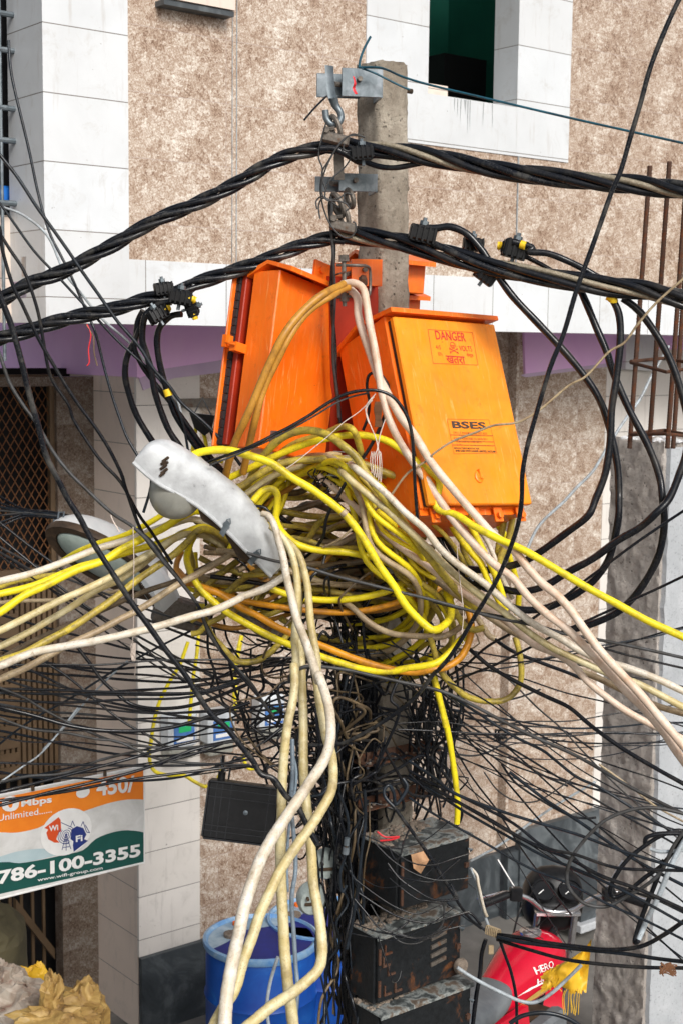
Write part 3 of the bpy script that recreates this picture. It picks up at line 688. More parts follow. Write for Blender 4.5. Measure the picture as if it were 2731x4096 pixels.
# --- black loops on the right
cable('B 1060,1420,4.98 1150,1430 1250,1420 1350,1460 1430,1540 F 340,50 400,150 500,290 640,440 800,610 950,790 1050,950 1110,1130 1155,1350 1165,1500 I 1165,0 1160,130,4.85 1110,350 1030,480 940,560 840,620 700,680 560,690 470,660,5.0', 8.5, 'rubber', 'thick black cable curving down from the first connector right of the pole', n=6)
cable('F 915,230,4.95 960,330 1030,500 1090,640 1130,770 1230,1000 1350,1230 1420,1420 I 1440,0,4.8 1450,150 1420,330 1350,480 1250,620 1130,720 960,790 860,815,5.0', 8.5, 'rubber', 'thick black cable in the widest low loop across the concrete column', n=6)
cable('F 1120,300,4.85 1165,400 1175,560 1150,800 1120,1000 1110,1200 1080,1400 1020,1560 I 970,100,4.8 830,210 680,320 560,390 450,420 330,440 200,430,5.05', 8.5, 'rubber', 'thick black cable with yellow tape looping back under the box', n=6)
cable('F 1190,300,4.85 1300,390 1420,560 1500,720 1560,900 1600,1080 1590,1260 1540,1420 1480,1560 I 1400,80,4.75 1300,170 1150,260 1000,370 850,450 700,540 560,575 440,560 330,545 260,520,5.05', 8.5, 'rubber', 'outermost thick black cable looping past the right edge', n=6)
cable('C 500,1515,4.9 620,1550 F 600,10 720,20 850,70 950,120 1080,190 1250,240,4.85', 7.5, 'rubber', 'black cable leaving the connector with yellow tape', n=6)
cable('F 560,30,4.93 680,90 800,160 940,200 1100,250,4.9', 5.5, 'rubber', 'black cable under the yellow taped connector', n=6)
mk('tape', MB().tube([P(*wpx('F', 1098, 282), 4.84), P(*wpx('F', 1130, 300), 4.835), P(*wpx('F', 1128, 318), 4.84)], .0175, 10), M['yellowcap'], label='yellow tape on the black cable below the right twisted cable', cat='tape')
mk('tape', MB().tube([P(*wpx('C', 548, 1530), 4.89), P(*wpx('C', 578, 1540), 4.885)], .0145, 10), M['yellowcap'], label='yellow tape on the black cable beside the rightmost connector', cat='tape')
mk('tape', MB().tube([P(*wpx('D', 1046, 872), 4.985), P(*wpx('D', 1060, 915), 4.985)], .0145, 10), M['yellowcap'], label='yellow tape round the black drop cable left of the orange box', cat='tape')
for s, l in (('I -20,100,5.1 20,180 60,290 130,400 200,470 300,560,5.05', 'black cable hanging steeply from the orange box bottom'),
             ('I 30,110,5.08 60,200 110,300 170,390 210,450 280,530 370,570 460,570,5.05', 'outer black cable hanging from the orange box bottom'),
             ('I 0,120,5.12 30,230 60,320 100,420 160,500 220,560,5.1', 'inner black cable hanging from the orange box bottom')):
    cable(s, 7, 'rubber', l)
# --- black drops on the left
cable('D 1075,325,5.0 1010,335 950,370 905,430 893,560 920,650 950,760 970,880 1010,1010 1060,1130 1120,1220 1170,1290 1230,1370,5.1', 7.5, 'rubber', 'thick black drop cable from the left connector, middle of three')
cable('D 900,380,5.05 865,450 850,560 800,660 785,780 810,900 860,1040 950,1190 1000,1260,5.15', 7.5, 'rubber', 'thick black drop cable bulging furthest left')
cable('D 1140,400,5.0 1070,415 1005,480 985,570 1000,700 1030,820 1060,920 1100,1030 1180,1160 1280,1290 1400,1400,5.15', 7.5, 'rubber', 'thick black drop cable with yellow tape')
cable('D 880,480,5.05 850,560 845,620 890,720 960,820 1040,920 1120,1020 1200,1130 1300,1270 1400,1390,5.15', 6, 'rubber', 'black drop cable crossing behind the taped one')

# --- connectors
cn = thing('piercing_connector', 'black piercing connector with yellow cap on the left twisted cable', 'connector', Matrix.Identity(4), 'cable connectors')
b = MB(); b.box(-.045, .045, -.03, .0, -.024, .024, bev=.007)
for i in range(5): b.box(-.043+.019*i, -.036+.019*i, -.035, -.028, -.026, .026)
for i in range(4): b.box(-.04, .04, -.026, -.004, -.029+.0*i, -.024)
mk('front_jaw', b, M['plastic'], cn, smooth=False)
b = MB(); b.box(-.04, .04, .004, .03, -.03, .03, bev=.006)
for i in range(4): b.box(-.034+.019*i, -.027+.019*i, .026, .036, -.031, .031)
mk('rear_jaw', b, M['plastic'], cn, smooth=False)
b = MB(); b.tube([(0, 0, -.05), (0, 0, .055)], .007, 6); b.lathe([(.006, .028), (.015, .03), (.015, .044), (.006, .046)], None, 6); mk('bolt', b, M['galv'], cn)
b = MB(); b.tube([(.028, -.018, .004), (.058, -.022, .0)], .0125, 10); b.lathe([(.012, -.004), (.017, 0), (.012, .004)], Matrix.Translation((.05, -.02, 0)) @ Matrix.Rotation(R(90), 4, 'Y'), 10); mk('cap', b, M['yellowcap'], cn)
def place(x, y, Y, rot, tilt=0, sc=1): return Matrix.Translation(P(x, y, Y)) @ Matrix.Rotation(R(rot), 4, 'Y') @ Matrix.Rotation(R(tilt), 4, 'Z') @ Matrix.Scale(sc, 4)
cn.matrix_world = place(414, 682, 4.95, 10, 15, .9)
for (x, y, Y, rot, tilt, sc, l) in ((375, 662, 5.04, -10, 20, .85, 'black connector behind the yellow capped ones on the left twisted cable'),
        (440, 706, 4.97, 70, 10, .8, 'small connector with yellow cap hanging lowest on the left twisted cable'),
        (362, 722, 4.98, -30, 30, .9, 'connector with yellow cap below the left twisted cable'),
        (832, 350, 4.98, -6, 0, .95, 'black connector on the upper twisted cable in front of the pole'),
        (968, 537, 4.98, 12, 10, 1.15, 'black connector just right of the pole on the lower twisted cable'),
        (1085, 560, 5.0, 4, 10, .9, 'black connector with tall bolt, second right of the pole'),
        (1182, 572, 4.93, 14, 180, 1.15, 'black connector with yellow tape, rightmost on the lower twisted cable'),
        (1115, 632, 4.95, 35, 190, .95, 'dusty connector hanging under the lower twisted cable')):
    q = dup(cn, place(x, y, Y, rot, tilt, sc*.9), l)
    if 'yellow' not in l or 'behind' in l:
        for ch in list(q.children):
            if ch.name.startswith('cap'): bpy.data.objects.remove(ch)

# ---------------------------------------------------------------- orange distribution boxes
def fold(vecs): pass
def orange_box(label, org, r, d, W, H, D, kind):
    r = Vector(r).normalized(); d = Vector(d); d = (d-r*d.dot(r)).normalized(); up = -d; y = up.cross(r)   # y points back
    Mx = frame(org, r, y, up); t = thing('distribution_box', label, 'electrical box', Mx, 'orange distribution boxes')
    b = MB(); b.box(0, W, .03, D, -H, 0, bev=.004); mk('body', b, M['orange'], t, smooth=False)
    lid = MB(); o = .03
    lid.add([(-.01, -o, .005), (W+.012, -o, .005), (W+.012, D*.55, .035), (-.01, D*.55, .035), (-.01, D+.02, .0), (W+.012, D+.02, .0),
             (-.01, -o, -.012), (W+.012, -o, -.012), (W+.012, D+.02, -.02), (-.01, D+.02, -.02), (-.01, D*.55, .022), (W+.012, D*.55, .022)],
            [(0, 1, 2, 3), (3, 2, 5, 4), (6, 7, 1, 0), (4, 5, 8, 9), (0, 3, 10, 6), (3, 4, 9, 10), (1, 7, 11, 2), (2, 11, 8, 5), (6, 10, 11, 7), (10, 9, 8, 11)])
    mk('lid', lid, M['orange'], t, smooth=False)
    return t, Mx
k5 = 5.0/FW
# right box
W1, H1, D1 = .445, .70, .33
rb, Mrb = orange_box('orange distribution box with DANGER lettering, its door facing right', P(892, 716, 4.93), (255, 165, -14), (84, -165, -427), W1, H1, D1, 'r')
door = mk('door', MB().box(.006, W1+.006, -.012, .012, -H1+.002, -.02, bev=.004), M['orange_door'], rb, smooth=False)
mk('door_gasket', MB().box(.012, W1-.004, .0125, .0295, -H1+.008, -.024), M['gasket'], rb, smooth=False)
ya = -.0135
def on_door(px, py):   # photo point to the door plane
    wx, wy = px, py; o = Vector((0, 0, CAMZ)); rr = ray(wx, wy); I = Mrb.inverted(); a = I @ o; bb = (I.to_3x3() @ rr); tt = (ya-a.y)/bb.y; q = a+bb*tt; return q.x, q.z
def dtext(s, x0, y0, x1, y1, m, bold=0, hpx=None):
    # x0,y0 = lower left, x1,y1 = upper right
    A_ = on_door(x0, y0); B_ = on_door(x1, y1); C_ = on_door(x1, y0)
    tm = MB(); fit_text(tm, s, A_[0], B_[0], A_[1], A_[1]+abs(B_[1]-C_[1]), ya, bold, slope=0); return tm
def joinm(*ms):
    o = MB()
    for m_ in ms: o.add(m_.v, m_.f)
    return o
def rectline(pts, wd=.0012):
    mb = MB(); q = [on_door(*p) for p in pts]
    for i in range(len(q)):
        a, b_ = Vector((q[i][0], ya, q[i][1])), Vector((q[(i+1) % len(q)][0], ya, q[(i+1) % len(q)][1])); d_ = (b_-a).normalized(); n_ = Vector((d_.z, 0, -d_.x))*wd
        mb.add([a-n_, b_-n_, b_+n_, a+n_], [(0, 1, 2, 3)])
    return mb
# danger plate: F tile W = 993.9+x/2.731, 574.2+y/2.731
c0 = on_door(1001, 779)
dx_ = on_door(1069, 779)[0]-c0[0]
tmb = MB(); Z0 = c0[1]; X0 = c0[0]
Hh_ = .026
fit_text(tmb, 'DANGER', X0, X0+dx_, Z0, Z0+.034, ya, .012)
cA = on_door(1002, 805)
fit_text(tmb, '415', cA[0]+.0, cA[0]+.02, cA[1]+.006, cA[1]+.022, ya); fit_text(tmb, 'VOLTS', cA[0]+dx_*.78, cA[0]+dx_*1.2, cA[1]+.006, cA[1]+.026, ya)
fit_text(tmb, '४१५', cA[0]+.004, cA[0]+.022, cA[1]-.02, cA[1]-.004, ya); fit_text(tmb, 'वोल्ट्स', cA[0]+dx_*.98, cA[0]+dx_*1.2, cA[1]-.018, cA[1]-.0, ya)
cB = on_door(1026, 833)
fit_text(tmb, 'खतरा', cB[0], cB[0]+dx_*.62, cB[1], cB[1]+.028, ya, .01)
# skull and crossed bones
cS = on_door(1040, 797)
def disc(mb, x, z, rx, rz, n=16, a0=0): mb.add([(x+rx*math.cos(2*math.pi*i/n), ya, z+rz*math.sin(2*math.pi*i/n)) for i in range(n)], [tuple(range(n))])
def ring(mb, x, z, r0, r1, n=18):
    vs = []
    for i in range(n): a = 2*math.pi*i/n; vs += [(x+r0*math.cos(a), ya, z+r0*math.sin(a)), (x+r1*math.cos(a), ya, z+r1*math.sin(a))]
    mb.add(vs, [(2*i, 2*i+1, (2*i+3) % (2*n), (2*i+2) % (2*n)) for i in range(n)])
ring(tmb, cS[0], cS[1]+.008, .0098, .0118); disc(tmb, cS[0]-.004, cS[1]+.006, .0028, .0032); disc(tmb, cS[0]+.004, cS[1]+.006, .0028, .0032); disc(tmb, cS[0], cS[1]+.0, .0012, .002)
for i in (-1, 0, 1): tmb.add([(cS[0]+i*.004-.0008, ya, cS[1]-.006), (cS[0]+i*.004+.0008, ya, cS[1]-.006), (cS[0]+i*.004+.0008, ya, cS[1]-.002), (cS[0]+i*.004-.0008, ya, cS[1]-.002)], [(0, 1, 2, 3)])
for sx in (-1, 1):
    a = Vector((cS[0]-.016*sx, ya, cS[1]-.02)); b_ = Vector((cS[0]+.016*sx, ya, cS[1]-.006)); n_ = Vector((-.5*sx, 0, 1)).normalized()*.0013
    tmb.add([a-n_, b_-n_, b_+n_, a+n_], [(0, 1, 2, 3)])
    for q in (a, b_): disc(tmb, q.x, q.z+.002, .0024, .0024, 8); disc(tmb, q.x, q.z-.002, .0024, .0024, 8)
for v in (rectline([(982, 756), (1084, 763), (1097, 838), (994, 834)], .0007),): tmb.add(v.v, v.f)
mk('lettering', tmb, M['ink_red'], door, smooth=False, label='red DANGER 415 VOLTS warning with skull')
tmb = MB(); cB = on_door(1039, 983); w_ = on_door(1116, 983)[0]-cB[0]
fit_text(tmb, 'BSES', cB[0], cB[0]+w_, cB[1], cB[1]+.026, ya, .03)
c2 = on_door(1046, 1038); w2 = on_door(1137, 1038)[0]-c2[0]
fit_text(tmb, 'SHRI RAM SWITCHGEAR LIMITED, RATLAM', c2[0], c2[0]+w2, c2[1], c2[1]+.0085, ya, .02)
c2 = on_door(1043, 1031); fit_text(tmb, 'MANUFACTURING MONTH & YEAR', c2[0], c2[0]+w2*.62, c2[1], c2[1]+.007, ya, .01)
mk('lettering', tmb, M['ink_black'], door, smooth=False, label='dark BSES lettering')
tmb = MB()
for (yy, s, f0, f1) in ((996, '3 PH. L.T. POLE MOUNTED DIST. BOX', .0, 1), (1009, 'P.O.No. 4300013288  Dt. 04-05-2011', .0, .98), (1016, 'ITEM CODE No. 210801160176', .06, .8), (1023, 'Sr. No.', .06, .22)):
    c3 = on_door(1041+(yy-996)*.12, yy); fit_text(tmb, s, c3[0]+w_*f0, c3[0]+w_*f1, c3[1], c3[1]+.008, ya, .005)
for q in ([(1026, 962), (1122, 964), (1140, 1040), (1042, 1042)], [(1034, 998), (1131, 1000), (1132, 1001), (1034, 999)], [(1037, 1012), (1134, 1014), (1134, 1015), (1037, 1013)], [(1039, 1021), (1136, 1023), (1136, 1024), (1039, 1022)]):
    v = rectline(q, .0006); tmb.add(v.v, v.f)
mk('lettering', tmb, M['ink_brown'], door, smooth=False, label='faint brown rating plate print')
kx, kz = on_door(1100, 1095)
b = MB(); b.lathe([(.018, 0), (.018, .004), (.013, .006), (.010, .010)], Matrix.Translation((kx, ya+.001, kz)) @ Matrix.Rotation(R(90), 4, 'X') @ Matrix.Scale(1.2, 4, (0, 1, 0)), 20); b.box(kx-.005, kx+.005, ya-.014, ya, kz-.01, kz+.026, bev=.002); mk('knob', b, M['orange_door'], door)
b = MB(); 
for xx in (.03, .1, .2, .30, .40): b.box(xx, xx+.035, .02, .026, -H1-.05, -H1+.001); b.tube([(xx+.017, .005, -H1-.03), (xx+.017, .035, -H1-.03)], .011, 10)
b.box(-.0, W1, .04, D1-.02, -H1-.02, -H1+.001); mk('gland_plate', b, M['orange'], rb, smooth=False)
# left box, door open on its far left
W2, H2, D2 = .36, .63, .155
lb, Mlb = orange_box('orange distribution box leaning left of the pole, its door ajar', P(659, 616, 4.98), (.62, .75, -.22), (-.104, -.2, -.974), W2, H2, D2, 'l')
# extended lid bracket, hinged door leaf at the left (far side) of the box
b = MB(); b.box(-.002, .05, D2+.028, D2+.05, -H2+.01, .0, bev=.003); mk('rim', b, M['orange_in'], lb, smooth=False)
b = MB(); b.box(-.03, .31, D2+.066, D2+.075, -H2-.0, .01, bev=.003); mk('door', b, M['orange'], lb, smooth=False)
b = MB()
for i in range(20): z = -H2+.01+i*(H2-.02)/20; b.box(-.012, .0, D2+.05, D2+.066, z, z+(H2-.02)/20-.003)
b.box(.0, .3, D2+.05, D2+.066, -H2+.005, -.002); mk('gasket', b, M['gasket'], lb, smooth=False)
b = MB(); b.box(-.055, -.0, D2-.01, D2+.02, -H2*.47, -H2*.42); b.box(-.065, -.03, D2+.03, D2+.05, -H2*.45, -H2*.38); b.tube([(-.06, D2-.01, -H2*.44), (-.064, D2+.02, -H2*.43), (-.06, D2+.05, -H2*.42)], .004, 6); mk('latch', b, M['orange'], lb, smooth=False)
b = MB(); b.box(.19, .30, .04, .05, -.01, .09); b.tube([(.225, .03, .06), (.225, .06, .06)], .012, 12); mk('hanging_lug', b, M['orange'], lb, smooth=False)
b = MB(); b.tube([(.06, .02, -H2+.05), (.07, .0, -H2+.06)], .012, 8); b.box(.05, .085, .005, .03, -H2+.03, -H2+.07); mk('bolt', b, M['galv'], lb, smooth=False)
# rear boxes behind the pole
t3, _ = orange_box('orange box half hidden behind the pole', P(847, 592, 5.62), (.9, .43, -.05), (0, .03, -1), .27, .12, .2, 'b')
t4, _ = orange_box('orange box corner showing right of the pole', P(858, 676, 5.75), (.9, .43, -.03), (0, .03, -1), .23, .5, .2, 'b')
mb = MB(); mb.box(0, .03, -.12, .12, -.5, 0); 
mk('mounting_frame', MB().box(-.12, .1, -.05, -.02, -.55, .1, ortho(P(800, 700, 5.3), U, (0, 0, 1))), M['orange_in'], label='dark red orange mounting plate between the boxes and the pole', cat='plate', smooth=False)
# U bolt
ub = thing('u_bolt', 'rusty U bolt and long stud at the pole between the orange boxes', 'bolt', P(830, 640, 5.0))
b = MB(); b.tube(cr([P(773, 608, 5.0), P(820, 609, 4.98), P(842, 611, 5.02), P(849, 622, 5.05), P(849, 668, 5.05), P(842, 678, 5.02), P(810, 680, 4.98), P(773, 682, 5.0)], 4), .0055, 8); mk('rod', b, M['oldsteel'], ub, local=False)
b = MB(); b.tube([P(789, 590, 4.99), P(791, 703, 4.99)], .008, 8); b.tube([P(789, 585, 4.99), P(790, 600, 4.99)], .018, 6); b.tube([P(791, 672, 4.99), P(791, 692, 4.99)], .016, 6); mk('stud', b, M['oldsteel'], ub, local=False)
b = MB(); b.tube([P(833, 640, 5.06), P(833, 650, 4.99)], .016, 6); b.tube([P(770, 631, 4.98), P(778, 628, 4.96), P(792, 624, 4.98)], .003, 6); mk('nut', b, M['rust'], ub, local=False)

# ---------------------------------------------------------------- thick pale and yellow cables
CB = [
# left group
('G -120,545,4.7 0,510 200,460 400,390 600,310 830,240 1000,175 1080,150,5.0 1220,120 1380,190 1500,260,5.15', 8, 'white', 'grey white cable running from the tangle to the left edge, topmost of its fan'),
('G -120,620,4.7 0,590 200,540 400,460 500,420 640,380 760,340 900,300 1050,255 1140,215,5.0 1280,170 1420,240 1560,350,5.15', 8, 'yellow', 'deep yellow cable just under the topmost grey one at the left'),
('G -120,760,4.6 0,705 150,600 300,530 480,440 640,385 760,310 900,240 1020,180 1130,110,4.95 1260,70 1420,160,5.1', 8.6, 'yellow', 'bright yellow cable crossing in front of the far street lamp'),
('G -120,870,4.6 0,820 200,720 400,620 560,550 700,480 800,420 950,330 1100,240 1180,215,5.0 1300,230 1450,330,5.15', 8.2, 'cream', 'cream cable second below the bright yellow one at the left'),
('G -100,960,4.7 0,920 180,830 300,760 450,670 600,570 750,500 860,430 960,350 1060,270 1150,205,5.05 1290,190 1430,300,5.2', 7.8, 'cream', 'cream cable third below the bright yellow one at the left'),
('G -120,1050,4.6 0,1012 150,960 300,880 450,800 600,700 740,600 850,510 950,440 1080,350 1160,280 1260,185,5.0 1380,220 1500,330,5.15', 8.2, 'olive', 'mustard cable with a kink, just above the long white one'),
('G -120,1060,4.5 0,1040 200,960 400,920 600,885 800,840 1000,790 1200,730 1350,690 1500,620 H 420,920 560,870 690,790,4.85', 8.6, 'white', 'long white cable sweeping from the lamp end to the left edge'),
('G -120,1190,4.6 0,1125 150,1060 300,980 450,900 600,830 750,750 850,700 950,640 1100,540 1230,470 1350,400 1470,330,5.0 1568,280,5.1', 7.8, 'tan', 'tan cable passing under the long white cable at the left'),
('G -120,1060,5.0 0,1000 200,890 380,810 600,710 800,620 950,560 1100,510 1250,440 1400,370 1480,330,5.1 1600,300,5.2', 6.5, 'brown', 'brownish cable behind the mustard cable'),
('G 330,430,5.3 420,365 520,310,5.15 640,265 760,230 850,190 960,130 1080,60 H 20,410,5.1', 7, 'yellow', 'short yellow run above the far street lamp'),
('G -100,650,5.6 0,645 100,635 300,630 500,620 640,590 800,560,5.6', 5.5, 'tan', 'thin pale cable behind the yellow ones at the left'),
('G -100,560,5.2 0,545 60,520 200,490 350,470,5.2', 7, 'olive', 'olive cable just visible between the topmost left ones'),
# hook pair
('E 900,212,4.92 860,232,4.88 790,265,4.8 700,330 600,430 520,540,4.72 450,680 380,840 300,1030,4.72 230,1180 190,1300 160,1420,4.85', 8.6, 'ochre', 'brown ochre cable arching over the left orange box, outer one'),
('E 930,235,4.94 880,250,4.9 820,290,4.82 720,350 620,450 540,580,4.74 470,720 400,870 350,1050,4.74 310,1220 270,1400,4.87', 8, 'ochre', 'brown ochre cable arching over the left orange box, inner one'),
('E 890,214,4.96 960,205 1020,240 1042,330 1060,450 1090,600 1120,780 1140,900 1180,1050 1250,1200 1340,1340 1430,1460 I 40,0,4.7 130,130 250,270 380,400 500,490 600,610 720,720 850,820 980,950 1100,1080 1220,1210 1330,1320 1440,1450 1520,1568 1600,1680,4.4', 8.8, 'pink', 'thick pinkish white cable hooked over the bolt and heading lower right, lower of two'),
('E 930,235,4.99 985,300 990,400 1020,520 1070,660 1110,780 1165,880 1200,950 1260,1050 1350,1170 1420,1290 1500,1400 I 250,80,4.65 380,220 500,310 590,420 680,520 780,600 870,700 960,830 1060,960 1180,1090 1300,1220 1400,1340 1500,1460 1568,1540 1660,1660,4.35', 9.2, 'pink', 'thick pinkish white cable from the hook to the lower right, upper of two'),
# right bundle
('H 1100,90,4.78 1140,120,4.7 1250,210 1350,300 1450,400 1568,500 I 40,300,4.68 150,400 330,530 500,680 650,790 800,870 930,950 1070,1010 1210,1050 1400,1120 1568,1200 1680,1250,4.6', 7.8, 'white', 'dirty white cable topmost of the beige bundle heading right'),
('H 1040,130,4.8 1080,170,4.72 1200,270 1330,380 1450,490 1568,600 I 150,480,4.72 300,600 450,710 600,830 750,930 900,1000 1100,1090 1300,1160 1568,1300 1680,1350,4.6', 7.8, 'cream', 'cream cable second in the beige bundle heading right'),
('H 900,160,4.9 1000,240 1100,330 1230,460 1400,600 1568,720 I 130,540,4.8 300,660 470,770 620,900 760,960 870,1030 970,1140 1080,1230 1220,1330 1390,1420 1568,1500 1680,1560,4.6', 7.8, 'pink', 'peach coloured cable swinging lowest in the bundle heading right'),
('H 1180,500,4.95 1300,590 1400,660 1568,770 I 150,600,4.85 330,720 500,830 650,900 800,960 900,1060 1040,1120 1200,1200 1400,1290 1568,1340 1680,1380,4.65', 7.2, 'tan', 'shaded tan cable between the peach and cream ones'),
('H 1140,270,4.85 1190,340,4.78 1270,430 1400,560 1568,690 I 100,480,4.9 250,590 400,700 560,800,4.9', 6.5, 'tan', 'grimy tan cable tucked inside the beige bundle'),
# centre yellow
('H 60,90,4.72 110,35 200,5 330,0 450,30 600,80 730,170 850,240 950,310 1060,400 1150,510 1220,620 1290,740 1370,850 1450,980 1568,1100 I 0,815,4.7 50,800 100,750 115,690 105,630 80,580,4.9', 8.8, 'yellow', 'bright yellow cable arching over the near lamp and down past the pole'),
('H 150,250,5.0 E 270,1480 340,1380 400,1290 470,1210 570,1150 680,1130 800,1160 900,1230,4.72 980,1300 1030,1380 1090,1470 1150,1550,4.7 H 1350,350 1450,480 1568,640,4.75 I 150,570 300,700,4.85', 9, 'olive', 'greyish yellow cable arching in front of the left orange box'),
('E 430,1370,5.0 490,1290 600,1210 730,1170 830,1130 900,1105 960,1130,4.76 990,1200 1010,1290 990,1400 930,1480,4.9', 7.5, 'olive', 'olive cable arching highest under the orange boxes'),
('E 160,1440,4.9 330,1360 500,1280 650,1220 800,1180 950,1160 1080,1170 1200,1210 1320,1300 1400,1360 1500,1450 I 20,45,4.7 150,95 250,160 400,240 560,310 750,420 950,540 1150,650 1350,760 1568,860 1700,930,4.4', 8, 'yellow', 'long yellow cable running straight to the right edge'),
('E 190,1530,4.85 350,1420 480,1350 600,1320 750,1310 900,1310 1050,1350 1200,1410 1350,1460 1480,1540 1560,1610,4.85', 8, 'olive', 'pale yellow cable arching just over the black knot'),
('E 250,1560,4.9 400,1450 520,1390 640,1350 800,1285 880,1290,5.0', 7, 'cream', 'cream cable below the pale yellow arch'),
('H 490,320,4.8 540,262 600,242 640,275 642,350 632,420 650,480 700,545 780,598 900,630 1050,640 1180,660 1300,690 1400,750 1480,820 1568,850,4.9', 8, 'yellow', 'yellow cable with a sharp hump beside the near lamp'),
('H 600,870,4.95 750,920 900,940 1050,940 1200,920 1350,880 1450,820 1560,750,4.95', 7.8, 'yellow', 'yellow cable sagging across the pole with black print'),
('H 40,640,5.2 10,720 20,790 60,830,5.0 150,850 300,905 450,950 620,980 850,1010 1050,1020 1200,1005 1350,970 1480,920 1600,850,4.95', 7.2, 'amber', 'amber cable in a shallow sag across the pole'),
('H 20,760,5.1 80,820 170,860,4.95 280,900 400,980 520,1040 640,1110 800,1180 950,1240 1100,1300 1250,1350 1400,1385 1510,1395 I 0,1062,4.85 80,1050 170,990 220,900 240,800 225,700,4.95', 8.2, 'amber', 'thick amber cable hanging in the deepest sag'),
('H 150,500,5.15 95,590 75,690 110,790,4.95 170,880 300,1000 450,1090 600,1170 740,1230 900,1290 1050,1340 1200,1380 1350,1390 1450,1370 I 0,1030,4.85 90,970 170,880,4.9', 8.2, 'yellow', 'yellow cable sagging just beneath the thick amber one'),
('H 860,850,5.1 980,910 1100,980,4.95 1200,1070 1300,1130 1400,1160 1568,1170 I 50,860,4.9 140,820 200,770 260,740,5.0', 7.2, 'tan', 'pale tan cable looping right of the pole'),
('H 190,1060,5.15 230,1160 300,1240,5.0 380,1320 480,1330 560,1300 640,1230 720,1140 760,1040,5.1', 7.5, 'olive', 'olive cable curl hanging below the near lamp'),
('I -20,860,4.9 10,960 40,1060 100,1140 190,1220 300,1260 430,1260 510,1210 552,1120 545,980 515,860,5.0', 7.2, 'olive', 'large mustard cable loop right of the pole'),
('I -5,1050,4.95 10,1120 40,1250 80,1420 J 1130,60 1160,220 1200,360 1240,520 1270,700 1290,850 1300,980 1295,1090,5.0', 7.2, 'yellow', 'yellow cable running down the right side of the pole'),
('I 340,50,5.05 380,120 420,180 450,230 430,330 400,420,5.1', 7, 'yellow', 'yellow lead below the orange box, leftmost of three'),
('I 460,40,5.02 445,140 415,260 400,360 370,440,5.05', 7.5, 'olive', 'yellow lead below the orange box, middle of three'),
('I 510,40,5.0 490,160 470,260 430,340 400,440 390,540,5.0', 7.5, 'olive', 'yellow lead below the orange box, rightmost of three'),
('I 60,60,4.95 140,200 240,330 300,400 350,520 400,610 440,680,4.95', 8, 'yellow', 'yellow cable with print slanting down under the box'),
('I 120,10,4.9 180,80 250,190 320,330 380,450 430,580 455,690,4.95', 7.5, 'yellow', 'yellow cable slanting beside the printed one'),
('I 300,200,5.0 350,280 400,400 440,500 470,560 500,620,5.0', 5.5, 'white', 'pale cable between the yellow leads under the box'),
('I 470,330,5.05 505,440 535,560 535,640 525,720,5.1', 7, 'yellow', 'yellow cable end hanging right of the leads'),
('I 180,200,5.1 190,320 250,430 280,500,5.1', 7, 'olive', 'olive lead in the shade under the box'),
('I 50,570,4.9 110,650 150,720 200,790 260,815 320,800,4.9', 7.5, 'olive', 'printed mustard cable curling at the pole, right side'),
('I 270,730,4.92 310,790 350,850 385,870,4.92', 7, 'tan', 'cut tan cable end with frayed tip right of the pole'),
# bottom verticals
('H 545,398,4.6 590,415 625,480 650,570 680,680 700,800 730,920 760,1050 810,1180 860,1320 900,1450 J 430,160,4.5 470,270 497,380 507,500 495,610 455,710 390,810 330,900 260,1000 180,1120 L 450,410 380,540 320,700 275,850 245,1000 205,1180 175,1350 160,1500 155,1640,3.9', 7.5, 'white', 'thick white cable crossing over the others and leaving at the bottom', 17),
('H 600,480,4.7 660,530 720,620 755,740 768,870 762,1020 750,1180 757,1300 750,1450 J 275,100,4.55 280,200 268,320 240,450 220,600 208,750 200,900 198,1050 198,1200 L 508,300 505,450 510,700 520,900 530,1100 540,1200 555,1350 575,1500 590,1640,4.2', 7.5, 'cream', 'cream cable hanging straight down, left of the dangling bundle', 14.5),
('H 640,520,4.85 710,580 770,650,4.72 800,720 830,850 840,960 850,1080 870,1200 890,1320 J 420,180,4.6 432,300 455,430 480,560 512,660 522,780 508,890 450,1000 380,1110 300,1220 200,1370 L 450,720 380,870 330,1020 270,1180 220,1350 130,1500 60,1640,3.95', 7.8, 'cream', 'cream cable slanting across the bundle to the lower left', 14.5),
('H 660,560,4.85 720,620 755,700,4.75 770,830 775,950 770,1100 790,1250 795,1400 J 318,60,4.65 325,200 332,350 335,500 335,650 338,800 352,950 370,1100 385,1280 L 700,520 712,700 740,850 760,1000 765,1130 740,1230 650,1320 560,1390 450,1460 330,1560 230,1640,4.0', 8, 'cream', 'cream cable that bows right and then sweeps left at the bottom', 14.5),
('L 490,1150,4.6 460,1240 435,1340 420,1460 430,1568 450,1640,4.6', 4, 'pale', 'grey cord dangling over the front blue drum'),
('J 265,560,4.8 268,760 L 575,0,4.7 572,180 590,400 600,600 575,780 588,1000 600,1200 612,1350 600,1500 570,1640,4.4', 5, 'cordblue', 'blue grey cord hanging among the cream cables'),
('J 262,640,4.85 290,760 280,900 L 590,120,4.8 560,330 545,560 550,740,4.8', 3.5, 'cordblue', 'thin blue grey cord left of the thicker one'),
# extra yellow wall conduit leads left of box
('D 1235,1090,5.6 1215,1200 1210,1290 1240,1380,5.6', 5, 'yellow', 'yellow lead hanging from a black clamp, left one'),
('D 1270,1110,5.6 1290,1200 1310,1290 1400,1330,5.6', 5, 'yellow', 'yellow lead hanging from a black clamp, right one'),
('G 1220,330,5.3 1230,440 1270,560 1350,650 1450,720 1568,760,5.2', 8, 'yellow', 'yellow cable bending under the near lamp'),
('G 1200,180,5.2 1190,300 1210,400 1215,500 1240,560,5.3', 7, 'olive', 'olive cable standing upright beneath the near lamp'),
('G 1250,360,5.2 1350,410 1450,440 1568,490,5.2', 7, 'olive', 'olive cable behind the lamp heading right'),
